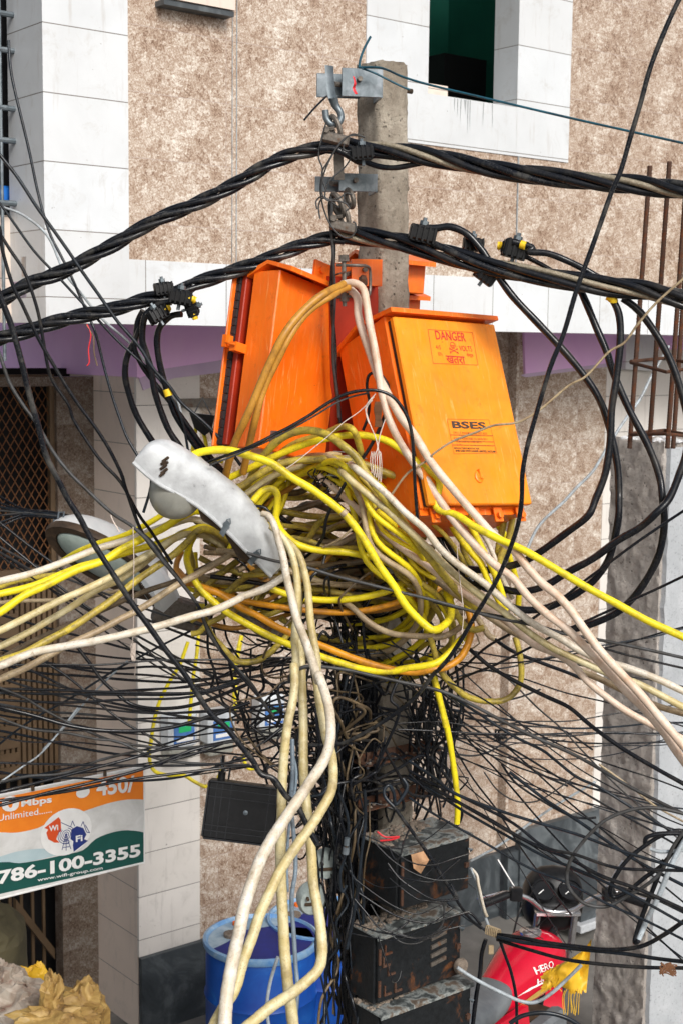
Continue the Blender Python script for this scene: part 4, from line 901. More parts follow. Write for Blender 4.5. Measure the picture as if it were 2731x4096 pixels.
('G 1290,545,5.25 1400,570 1500,610 1600,670,5.2', 7, 'amber', 'amber cable running right beneath the near lamp'),
('G 1200,840,5.1 1250,830 1300,780 1380,740 1430,700,5.1', 7, 'olive', 'olive cable curl left of the grey arm'),
]
for e in CB: cable(e[0], e[1], e[2], e[3], r2=(e[4] if len(e) > 4 else None), seg=12)

# --- individually traced dark and grey wires
WR = [
('C 1600,-90,4.2 1540,0 1440,220 1360,430 1300,650 1240,850 1180,1060 1120,1200 1050,1400 990,1568 F 900,250 820,520 740,720 690,880 640,1050 590,1230 560,1400,4.3 I 555,0 530,160 470,340 400,500 330,620 250,750 180,870 100,990 30,1070 J 1150,150,4.6 1050,280 950,370 820,460 680,540 560,590 370,600,4.9', 4.8, 'dusty', 'long dark cable slanting from the top right corner down to the pole'),
('F 1640,110,4.5 1568,180 1400,330 1280,470 1200,580 1100,640 960,790 850,850 670,1000 530,1080 380,1100 250,1150 120,1200 0,1280 E 1440,1310,4.7 1300,1400 1180,1560 H 1260,370 1140,470 1030,560 930,610,4.85', 2.6, 'tan', 'thin brown wire slanting across the BSES lettering'),
('A 55,250,5.3 58,330 75,480 120,680 180,930 230,1170 270,1330 320,1480 D 380,30 450,170 540,380 600,520 650,720 700,900 750,1050 800,1180 870,1300 950,1440 G 900,80,5.1', 3.4, 'bluegrey', 'wire dropping down beside the upper left pillar'),
('A -60,900,4.9 0,970 110,1110 220,1280 320,1420 D 425,0 520,140 620,280 740,450 870,600 960,740 1060,850 1140,960 1290,1090 1420,1230 1510,1350,5.0', 4, 'bluegrey', 'dark wire slanting from the left edge to the orange box'),
('A -60,1210,5.0 0,1275 90,1400 D 210,0 340,140 460,270 600,420 730,560 860,680 1000,810 1090,950 1150,1100 1180,1260,5.1', 3.2, 'bluegrey', 'lower slanting wire at the left, paired with the dark one'),
('A -60,1260,5.2 0,1290 150,1350 300,1480 D 400,130 500,260 640,430 800,570 930,720 1040,840 1120,960 1150,1130,5.2', 3, 'pale', 'pale slanting wire between the two dark ones'),
('A -40,1360,4.6 0,1440 D 15,0 80,220 140,340 200,470 260,590 330,710 420,860 500,980 590,1100 680,1240 760,1400 790,1500 G 880,180,4.8 970,320 1040,400,4.9', 4, 'rubber', 'black wire slanting past the lilac beam'),
('A 10,1480,4.7 D 65,0 150,130 210,290 250,440 290,680 330,820 430,970 460,1060 540,1190 640,1330 760,1460 G 870,90,4.8 950,200 1080,400,4.9', 3.8, 'rubber', 'black wire with a small kink near the brown marble strip'),
('D -40,560,4.7 0,660 60,830 150,980 240,1100 330,1260 430,1390 540,1500 G 700,80,4.7 830,165 940,270 1020,380 1120,500 1200,600 1250,680 H 220,1160,4.8 330,1310 480,1470 J 60,300,4.9 150,420,4.9', 4, 'grey', 'grey wire from the left edge with a soft elbow above the yellow cables'),
('G 855,180,4.72 960,270 1050,400 1150,530 1260,690 H 190,1080,4.8 280,1240 400,1400 520,1540,4.85', 3.4, 'rubber', 'black wire running beside the grey elbowed one'),
('D -40,180,4.1 0,290 70,470 140,720 190,930 240,1100 290,1290 370,1450 G 430,0,4.2 500,110 580,260 700,450 830,650 940,800 1040,940 1150,1080 1240,1220 1330,1350 1420,1430 1530,1568 J 20,700,4.3 70,780 150,810 220,910 300,990 360,1110 425,1225,4.3', 6, 'dusty', 'thick blurred grey cable slanting across the left half to a cut end'),
('G 490,930,5.2 560,1020 640,1130 760,1240 850,1290 1000,1310 1200,1290 1400,1220 1568,1150,5.2', 4.6, 'rubber', 'black cable curling from the mustard cable to the tangle'),
('G -60,1180,5.0 0,1185 400,1195 800,1210 1230,1210 1500,1150,5.1', 3.6, 'rubber', 'level black wire above the shutter, upper'),
('G -60,1210,5.0 0,1212 400,1218 800,1222 1200,1215 1500,1130,5.15', 3.2, 'bluegrey', 'level blue black wire just under the upper level one'),
('G -60,1250,5.0 0,1255 400,1272 800,1252 1200,1235 1568,1120,5.1', 3.2, 'rubber', 'level black wire above the shutter, lower'),
('G -60,1270,4.9 0,1300 200,1350 450,1420 700,1450 1000,1440 1250,1380 1568,1270,5.1', 5, 'rubber', 'thick black cable sagging in front of the shutter'),
('G -60,1160,5.0 0,1180 150,1240 300,1330 500,1430 700,1510 900,1545 1150,1560 1568,1500,5.1', 3.4, 'grey', 'grey wire crossing the shutter downward to the right'),
('G -60,1355,4.9 0,1370 200,1440 400,1460 600,1500 750,1520 K 1000,60 1300,90 1568,95,5.0', 3.2, 'grey', 'brownish grey wire low across the shutter'),
('G 190,990,5.4 350,1060 500,1170 650,1300 800,1410 950,1490 1050,1568,5.4', 3.4, 'rubber', 'black wire running down right from the mustard cable'),
('G -60,1600,5.6 0,1530 200,1380 450,1240 700,1080 850,1000 1000,920 1200,820,5.4', 3, 'bluegrey', 'blue grey wire rising to the right through the thread knot'),
('G 270,1568,5.7 400,1430 560,1240 700,1100 800,1010,5.6', 2.6, 'pale', 'pale wire rising steeply across the brown marble'),
('K -60,280,4.7 0,265 400,165 800,60 1000,0 1250,-60,5.0', 3.6, 'rubber', 'black cable passing over the banner top'),
('K -60,365,4.7 0,350 300,270 600,200 900,120 1200,5 1400,-40,5.0', 3.6, 'rubber', 'black cable sloping over the banner numbers'),
('K -60,372,4.72 0,345 250,290 420,240 700,180 1000,90 1300,0,5.05', 3, 'dusty', 'dusty cable sloping along the banner'),
('K -60,330,4.75 0,320 400,265 800,190 1100,150 1400,115 1568,105 L 400,-10,5.05', 3.4, 'rubber', 'black cable nearly level across the banner'),
('K -60,75,4.9 0,82 500,95 900,100 1300,95 1568,60,5.0', 3, 'rubber', 'black wire level just above the banner'),
('K -60,200,4.9 0,202 180,165 350,155 500,120 640,60 900,0,5.0', 3, 'grey', 'grey wire curving just above the banner corner'),
('K -60,250,5.2 0,205 150,100 280,0 G 500,1290,5.4', 2.4, 'pale', 'pale wire climbing behind the banner'),
# right side
('I 0,1200,5.1 60,1130 200,1040 340,920 500,830 660,720 820,610 960,500 1110,390 1300,250 1568,70 1650,20,4.7', 3.2, 'rubber', 'thin black wire climbing steeply to the right edge'),
('I 0,1220,5.1 200,1110 400,1030 600,930 800,830 960,760 1200,650 1400,560 1568,480 1650,440,4.7', 3.2, 'rubber', 'thin black wire climbing gently to the right edge'),
('H 450,645,4.7 600,690 750,720 870,750 1000,790 1200,840 1400,890 1568,930 I 180,680,4.7 400,740 600,780 800,835 1050,880 1300,930 1568,990 1650,1005,4.6', 3.6, 'grey', 'steel grey wire stretching from the near lamp to the right edge'),
('I 0,640,4.75 200,690 500,745 800,830 1100,940 1350,1005 1568,1055 1650,1070,4.6', 2.6, 'rubber', 'fine black wire just beneath the steel grey one'),
('J 250,210,4.6 255,160 330,110 430,105 600,125 780,165 960,205 1200,260 1400,350 1568,440 W 1220,1690 1330,1740 1450,1810,4.7 1600,1885,4.6', 4, 'grey', 'grey wire bent over the dangling cables and running right'),
('J 1210,260,5.0 I 300,1350,4.9 500,1480 680,1568 M 760,-90 900,20,4.75 1050,90 1250,215 1400,305 1568,400 1650,450,4.6', 3.6, 'bluegrey', 'blue grey wire falling to the lower right'),
('I 210,920,5.0 350,1040 500,1130 700,1230 850,1300 970,1400 1060,1470 1200,1568,4.75 W 1500,1762 1568,1800 1650,1845,4.6', 5, 'rubber', 'thick black cable falling to the right behind the pink pair'),
('I 380,870,5.0 500,950 700,1030 860,1090 1000,1150,5.2', 4.5, 'rubber', 'black cable from the cut tan end towards the column'),
('I 380,1060,5.1 500,1150 650,1300 800,1430 930,1568 W 1400,1790 1500,1880,5.0 1600,1960,5.0', 2.2, 'grey', 'thin wire falling across the pale marble'),
('M -150,-80,4.9 0,20 150,130 500,260 900,380 1200,490 1568,600 1700,640,4.4', 3.6, 'bluegrey', 'wire topmost of the fan passing the motorcycle'),
('M -150,-20,4.9 0,60 250,180 500,310 700,460 900,510 1150,590 1450,605 1700,610,4.4', 3.6, 'rubber', 'black wire second of the fan passing the motorcycle'),
('M -150,10,4.92 0,90 300,260 600,430 850,530 1050,640 1300,730 1568,850 1700,900,4.4', 4.4, 'rubber', 'thick black wire in the middle of the motorcycle fan'),
('M -150,30,4.95 0,110 200,240 480,400 700,520 900,600 1100,690 1300,790 1568,940 1700,1010,4.4', 3.4, 'bluegrey', 'blue grey wire low in the motorcycle fan'),
('M -150,0,4.9 0,130 200,200 500,370 800,560 1000,650 1250,740 1400,790 1568,870 1700,930,4.5', 3, 'rubber', 'thin black wire crossing inside the motorcycle fan'),
('M -150,150,4.9 0,250 300,420 600,590 850,690 1100,820 1350,930 1568,1040 1700,1100,4.4', 3, 'bluegrey', 'lone fine wire under the fan, above the motorcycle tank'),
('M 430,-60,5.2 520,60 700,180 850,260 950,280 1020,275,5.3', 3, 'rubber', 'black wire sagging across the right marble panel'),
('M 320,-10,5.3 400,100 500,165 600,180 700,150 890,20,5.3', 2, 'grey', 'thin wire sagging in a shallow bow across the right marble'),
('M 480,-10,4.9 700,160 900,290 1100,430 1300,560 1568,700 1700,770,4.5', 4, 'bluegrey', 'blue grey cable crossing the column bottom left to right'),
('M 1040,-60,4.8 1250,90 1390,200 1568,300 1700,370,4.7', 2.4, 'tan', 'thin tan wire slanting down the concrete column'),
('M 235,548,6.4 380,470 500,390 650,280 800,180 1020,50,6.4', 4, 'pale', 'pale cable rising from the black box over the dark plinth'),
('M 1700,290,4.6 1568,250 1400,215 1250,225 1100,280 1000,360 900,480 855,560 838,650 860,730 950,815 1080,835 1200,780 1350,690 1440,600 1500,470 1568,370 1650,300,4.6', 4.2, 'grey', 'big grey wire loop in front of the concrete column'),
('M 1700,450,4.65 1568,360 1450,380 1330,450 1220,540 1140,650 1110,740 1140,775 1230,730 1330,650 1450,560 1560,400,4.65', 5, 'rubber', 'black cable loop folded over the column'),
('M 1330,440,4.62 1340,400 1420,378 1568,375 1700,380,4.6', 5, 'rubber', 'short black cable hook at the right edge of the column'),
('M 1360,470,4.63 1430,490 1568,480 1700,470,4.6', 4.2, 'pale', 'short pale cable at the right edge of the column'),
('M 1590,400,4.6 1500,560 1420,760 1350,900 1290,1040,4.55', 6, 'pale', 'pale flattened cable hanging against the column'),
('M 1450,540,4.66 1390,700 1310,900 1265,1050 1290,1050,4.6', 5.5, 'rubber', 'black cable hanging folded beside the pale one'),
('M 400,1010,5.2 550,1030 700,1060 900,1085 1100,1105 1300,1085 1450,1010 1568,930 1700,850,4.8', 5.4, 'rubber', 'thick black cable passing over the motorcycle tank and curling up'),
('M 400,1025,5.18 600,1065 900,1100 1200,1130 1400,1160 1568,1180 1700,1190,4.8', 5, 'bluegrey', 'blue black cable over the motorcycle tank'),
('M 400,1040,5.2 520,1080 620,1110 800,1160 1000,1190 1300,1215 1568,1220 1700,1222,4.8', 4.6, 'rubber', 'lowest black cable over the motorcycle tank'),
('M 330,1040,5.2 305,1130 295,1250 270,1400 250,1568 245,1650,5.2', 5.6, 'rubber', 'black cable dropping from the tied knot, left one'),
('M 420,1050,5.2 455,1150 490,1250 520,1400 525,1568 530,1650,5.2', 4, 'rubber', 'black cable dropping from the tied knot, right one'),
('M 150,1215,5.1 200,1250 300,1310 420,1370 540,1425 640,1435 740,1380 850,1280 930,1200,5.1', 4.6, 'pale', 'pale hose sagging in front of the motorcycle engine'),
('M 480,1568,5.0 560,1520 680,1500 800,1520 900,1568 980,1640,5.0', 5.5, 'bluegrey', 'dark arched cable at the bottom right edge'),
('M 235,590,5.3 270,670 290,780 320,880 350,960 390,1005,5.25', 4.2, 'pale', 'pale wire dropping from the black box to the knot, left strand'),
('M 245,600,5.3 275,640 285,700 320,850 340,900,5.25', 4, 'white', 'white wire dropping from the black box to the knot'),
('M 70,790,5.2 150,860 230,920 280,950 330,985,5.2', 3.6, 'bluegrey', 'blue grey wire joining the tied knot from the left'),
('M 90,830,5.2 170,870 240,880 300,950,5.2', 3.6, 'rubber', 'black wire joining the tied knot from the left'),
('M 0,530,4.95 80,680 170,830 240,920 300,970,5.1', 3.6, 'rubber', 'black wire across the rusty box front'),
('J 900,985,4.85 1000,1120 1100,1260 1200,1420 1300,1568 L 1568,690,4.9', 4.4, 'dusty', 'dusty black cable slanting over the rusty box'),
('J 900,985,4.84 850,930 840,880 870,850 900,900 910,970 950,930 985,860 L 1270,30,4.9', 4.4, 'bluegrey', 'bent blue grey cable end above the rusty box'),
('I 590,310,6.6 640,200 700,120 820,10 F 900,1490 1000,1390 1080,1260,6.8 1180,1100 1300,930 1370,790 1480,600,7.0', 3.4, 'pale', 'pale blue wire rising behind the black loops'),
('I 1000,1568,5.3 800,1440 600,1420 400,1395 200,1370,5.2', 2.6, 'rubber', 'level black wire low across the right marble'),
('L 1230,1000,4.9 1330,1030 1430,1020 1510,960 1530,850 1510,800,4.9', 2.6, 'grey', 'thin wire loop between the rusty boxes'),
('L 700,140,4.8 760,130 810,80,4.85', 3.4, 'bluegrey', 'short blue grey wire right of the cream cables'),
('L 870,120,4.85 920,250 930,380 915,500 L 880,620 890,740 920,700,4.9', 3.6, 'bluegrey', 'wire with a metal splice left of the rusty box'),
('L 1030,100,4.9 1035,300 1010,500 990,700 960,900 920,1100,4.9', 4, 'bluegrey', 'dark cable hanging along the left of the rusty boxes'),
('E 1020,1130,4.9 1050,1050 1060,950 1045,860 1055,790 1090,768 1130,780 1170,830 1190,890,4.9', 3.4, 'rubber', 'black wire loop beside the pinkish cables'),
('E -30,1380,4.95 40,1340,4.86 130,1300,4.75 300,1240,4.66 480,1150 560,1110 680,1040 800,960 920,900 1050,878 1150,890 1230,940 1300,1050 1330,1180 1340,1350 1350,1540 H 1520,450,4.7', 3.8, 'rubber', 'black wire arching in front of both orange boxes'),
('E 60,1350,4.65 300,1255 500,1160 700,1050 850,960 950,920 1060,895,4.7', 2, 'grey', 'thin wire shadowing the arching black one'),
('E 1160,1030,4.8 1110,1150 1050,1260 950,1400 860,1550 H 1000,310,4.8 950,430 930,540 880,620,4.9', 4, 'rubber', 'black cable slanting through the yellow arches'),
('H 490,350,4.8 560,360 600,400,4.8', 3.4, 'rubber', 'short black wire over the lamp end'),
]
for e in WR: cable(e[0], e[1], e[2], e[3], name='wire', cat='wire', seg=8, n=5)

# bundle of grey cables entering at the far left
for i in range(9):
    y0 = -40+i*28+random.uniform(-15, 15)
    cable('G -100,%d,6.0 0,%d 150,%d 300,%d 430,%d 520,%d,6.3' % (y0-30, y0+30-i*8, 55+i*6+random.uniform(-8, 8), 70+i*5, 98+i*3, 130+i*3), 3.2, random.choice(['grey', 'dusty', 'bluegrey']), 'grey service wire in the sheaf reaching the far street lamp', name='wire', cat='wire', group='sheaf of service wires at the left', seg=7)

# ---------------------------------------------------------------- tangled filler wires, each a thing of its own
BULK = []
def rnd_cable(pts, r, m, label, group, name='wire', seg=7, n=5, bulk=False):
    pts = cr(pts, n); w = [P(*p) for p in pts]; ds = [p[2] for p in pts]
    if bulk: BULK.append((w, [px_r(r, d) for d in ds], m)); return
    mk(name, MB().tube(w, [px_r(r, d) for d in ds], seg), M[m], label=label, cat='wire' if name == 'wire' else 'cable', group=group, angle=80)
rg = random.Random(21)
# thick grimy cables packed in the heart of the tangle
for i in range(52):
    x0 = rg.uniform(430, 640); x1 = rg.uniform(820, 1060); y0 = rg.uniform(1180, 1440); y1 = rg.uniform(1130, 1420); n = 6
    bow = rg.uniform(-130, 90); d = rg.uniform(5.02, 5.28); pts = []
    for k in range(n+1):
        f = k/n; pts.append((x0+(x1-x0)*f+rg.uniform(-14, 14), y0+(y1-y0)*f+bow*math.sin(math.pi*f)+rg.uniform(-12, 12), d+.08*math.sin(f*5+i)))
    rnd_cable(pts, rg.uniform(5.5, 8), rg.choice(['brown', 'tan', 'olive', 'olive', 'olive', 'yellow', 'rubber', 'brown', 'ochre']), 'grimy thick cable packed in the heart of the tangle', 'thick cables inside the tangle', 'cable', 9)
# arcs bundled to the upper right of lamp
for i in range(16):
    x0 = rg.uniform(500, 600); y0 = rg.uniform(1120, 1290); x1 = rg.uniform(830, 960); y1 = rg.uniform(1130, 1330); top = rg.uniform(1020, 1110); d = rg.uniform(4.98, 5.15)
    pts = [(x0, y0, d), (x0+60, (y0+top)/2, d), ((x0+x1)/2-30, top+rg.uniform(0, 40), d), ((x0+x1)/2+60, top+rg.uniform(0, 40), d-.2), (x1-30, (top+y1)/2, d-.24), (x1, y1, d-.26), (x1+80+5*(i % 7), y1+75, d-.22), (x1+105+8*(i % 5), y1+165, d-.05), (x1+40, y1+235, d+.12), (x1-60, y1+250, d+.25)]
    rnd_cable(pts, rg.uniform(5.2, 7.2), rg.choice(['olive', 'yellow', 'yellow', 'tan', 'olive', 'yellow', 'olive']), 'thick cable arching through the top of the tangle', 'cables arching at the top of the tangle', 'cable', 9)
# black wires: coiled clump around the pole
for i in range(80):
    n = rg.randint(8, 14); cx = rg.gauss(815, 78); cy = rg.uniform(1330, 1860); d0 = rg.uniform(4.98, 5.6); pts = []
    rx = rg.uniform(30, 130); ry = rg.uniform(25, 120); ph = rg.random()*6.28; tn = rg.choice([-1, 1])*rg.uniform(.35, .8)
    for k in range(n):
        a = ph+k*tn; q = 1+.35*rg.uniform(-1, 1)
        pts.append((cx+rx*q*math.cos(a)+k*rg.uniform(-4, 4), cy+ry*q*math.sin(a)+k*rg.uniform(-3, 6), d0+.15*math.sin(a+1)))
    rnd_cable(pts, rg.uniform(1.8, 4.2), rg.choice(['rubber', 'rubber', 'rubber', 'dusty', 'dusty', 'grey', 'brown']), 'black wire coiled in the clump around the pole', 'black wires coiled around the pole', bulk=i % 10 > 2)
# black tubes added to darken the mass left of the pole, then hanging wires
for i, (xa, xb, rr_) in enumerate(((838, 850, 13), (812, 826, 10), (855, 862, 9), (790, 800, 8), (772, 790, 7))):
    rnd_cable([(xa-14+i*4, 1270+i*30, 5.36), (xa, 1420, 5.34), (xa+4, 1650, 5.33), (xb-3, 1900, 5.35), (xb, 2150, 5.36), (xb+6, 2420, 5.36)], rr_, 'rubber', ['thickest black conduit strapped to the left side of the pole', 'second thickest black conduit left of the pole', 'black conduit against the pole edge, behind the others', 'medium black conduit left of the pole', 'thinnest black conduit, furthest left of the pole'][i], None, 'conduit', 12)
for i in range(72):
    x = rg.uniform(690, 860) if i % 3 else rg.uniform(730, 840); x2 = 800+rg.uniform(-70, 60); y0 = rg.uniform(1480, 1900); y1 = rg.uniform(2050, 2420); d = rg.uniform(5.0, 5.5); pts = []
    n = 9
    for k in range(n):
        f = k/(n-1); pts.append((x+(x2-x)*f+rg.uniform(-17, 17), y0+(y1-y0)*f, d+rg.uniform(-.04, .04)))
    rnd_cable(pts, rg.uniform(2, 4.4), rg.choice(['rubber', 'rubber', 'dusty', 'rubber', 'brown', 'bluegrey']), 'black wire hanging down the left side of the pole', 'wires hanging down the pole', bulk=i % 2 == 0)
for i in range(34):
    x = rg.uniform(940, 1050); y0 = rg.uniform(1460, 1650); y1 = rg.uniform(1700, 1890); d = rg.uniform(5.1, 5.4); pts = []; ex = rg.uniform(960, 1030)
    for k in range(8):
        f = k/7; pts.append((x+(ex-x)*f+22*math.sin(f*3+i)+rg.uniform(-7, 7), y0+(y1-y0)*f, d))
    rnd_cable(pts, rg.uniform(2, 3.6), rg.choice(['rubber', 'grey', 'dusty', 'rubber', 'bluegrey']), 'black wire hanging down the right side of the pole', 'wires hanging right of the pole', bulk=i % 3 == 0)
# fan to the left
for i in range(27):
    x0 = rg.uniform(640, 900); y0 = rg.uniform(1400, 1780); y1 = rg.uniform(1360, 1850) if i % 4 else rg.uniform(1150, 1400); d0 = rg.uniform(4.95, 5.5); d1 = rg.uniform(4.7, 7.0); sag = rg.uniform(0, 90)
    xe = -40; pts = []; n = 7
    for k in range(n+1):
        f = k/n; pts.append((x0+(xe-x0)*f, y0+(y1-y0)*f+sag*math.sin(math.pi*f)+rg.uniform(-7, 7), d0+(d1-d0)*f))
    rnd_cable(pts, rg.uniform(1.6, 3.3), rg.choice(['rubber', 'rubber', 'dusty', 'bluegrey', 'grey', 'rubber']), 'thin dark wire strung from the tangle towards the left', 'wires strung to the left')
# fan to the right
for i in range(30):
    x0 = rg.uniform(820, 980); y0 = rg.uniform(1450, 1720); y1 = rg.uniform(1640, 2250); d0 = rg.uniform(5.0, 5.3); d1 = rg.uniform(4.5, 6.5); sag = rg.uniform(-10, 60); pts = []; n = 7
    if i % 3 == 0: y1 = rg.uniform(1350, 1700)
    xe = 1610 if i % 4 else rg.uniform(1200, 1420); 
    if xe < 1500 : d1 = 6.6
    for k in range(n+1):
        f = k/n; pts.append((x0+(xe-x0)*f, y0+(y1-y0)*f+sag*math.sin(math.pi*f)+rg.uniform(-6, 6), d0+(d1-d0)*f))
    rnd_cable(pts, rg.uniform(1.0, 2.8), rg.choice(['rubber', 'rubber', 'bluegrey', 'bluegrey', 'dusty']), 'thin dark wire strung from the tangle towards the right', 'wires strung to the right')
# criss cross left of the near lamp
for i in range(22):
    x0 = rg.uniform(430, 640); y0 = rg.uniform(1230, 1600); a = rg.uniform(-.9, 1.6); L_ = rg.uniform(120, 320); d = rg.uniform(5.1, 5.5); pts = []
    for k in range(6):
        f = k/5; pts.append((x0+L_*math.cos(a)*f+rg.uniform(-8, 8), y0+L_*math.sin(a)*f+25*math.sin(f*3.1)+rg.uniform(-8, 8), d))
    rnd_cable(pts, rg.uniform(1.6, 3.2), rg.choice(['rubber', 'rubber', 'dusty']), 'short black wire criss-crossing below the near lamp', 'wires below the near lamp')
# knot of black strands above the tangle
for i in range(12):
    cx, cy = wpx('H', rg.uniform(900, 1050), rg.uniform(120, 250)); pts = []
    for k in range(9): a = k*.9+i; pts.append((cx+rg.uniform(10, 28)*math.cos(a), cy+rg.uniform(8, 24)*math.sin(a), 4.9+rg.uniform(-.03, .03)))
    rnd_cable(pts, 1.6, 'rubber', 'loop of thin black wire knotted at the top of the tangle', 'black knot at the top of the tangle')
for i in range(10):
    cx, cy = wpx('H', rg.uniform(980, 1180), rg.uniform(20, 180)); a = rg.uniform(-.3, .6); pts = [(cx-28*math.cos(a), cy-28*math.sin(a), 4.86), (cx, cy+rg.uniform(-8, 8), 4.84), (cx+30*math.cos(a), cy+30*math.sin(a), 4.86)]
    rnd_cable(pts, .9, 'pale', 'fine silver wire end sprouting from the tangle', 'fine silver wire ends', seg=5)

bm_ = MB(); idx = []; names = sorted({b[2] for b in BULK})
for w_, r_, m_ in BULK:
    n0 = len(bm_.f); bm_.tube(w_, r_, 6); idx += [names.index(m_)]*(len(bm_.f)-n0)
to = mk('wire_tangle', bm_, M[names[0]], label='dense dark mass of small tangled wires clinging round the pole', cat='wire tangle', kind='stuff', angle=80)
for k in names[1:]: to.data.materials.append(M[k])
to.data.polygons.foreach_set('material_index', idx)
# ---------------------------------------------------------------- threads and small debris hanging in the cables
def thread(s, r, m, label, group=None): cable(s, r, m, label, name='thread', cat='thread', seg=5, n=5, group=group)
thread('E 1090,920,4.75 1000,1010 900,1080 800,1170 700,1250 600,1330 540,1370,4.7', 1.0, 'jute', 'long pale thread slanting across the yellow arches')
thread('E 1100,900,4.75 1040,980 1060,1080 1100,1180 1110,1250 1080,1300 1085,1380 1105,1530 1115,1450 1130,1300 1115,1240 1130,1150 1160,1060,4.75', 1.3, 'jute', 'looped skein of pale thread hanging between the boxes')
for i in range(5):
    xx = 1074+i*14; thread('E %d,1262,4.74 %d,1320 %d,%d %d,1360 %d,1270,4.74' % (xx, xx-7, xx+2, 1400+i*14, xx+8, xx+3), .8, 'jute', 'pale thread loop in the skein between the boxes', 'thread loops')
thread('E 1035,990,4.75 1045,1050 1060,1090 1040,1020 1050,975 1080,940,4.75', 1.4, 'jute', 'small white thread loop above the skein')
for i in range(7): thread('E %d,950,4.76 %d,1000 %d,1050 %d,1110,4.76' % (1100+i*4, 1092+i*7, 1100+i*5, 1098+i*8), 1.8, 'jutebrown', 'brown fibre tuft caught on the pinkish cables', 'fibre tufts')
thread('G 690,60,4.7 700,110 720,150 750,200,4.7', 1.6, 'jute', 'pink thread on the grey elbowed wire')
thread('G 835,170,4.7 840,400 835,560 838,760 830,900 820,950 850,1000 845,1100,5.0', 1.2, 'jute', 'long white thread hanging from the grey wire')
for i in range(5): thread('G %d,900,5.0 %d,950 %d,1010 %d,960,5.0' % (825+i*6, 820+i*7, 830+i*4, 836+i*3), 1.3, 'jute', 'white thread knot below the long white cable', 'white knots')
thread('I 150,300,4.7 160,440 190,700 180,850 195,900 175,900 190,830,4.7', 1.1, 'jute', 'white thread hanging right of the pole')
thread('D 545,465,5.0 570,530 555,620 560,700 545,725,5.0', 1.6, 'pinkplastic', 'thin red wire hanging before the lilac beam')
thread('D 540,470,5.0 585,540 590,640 610,725,5.0', 1.6, 'brown', 'thin dark wire beside the red one at the lilac beam')

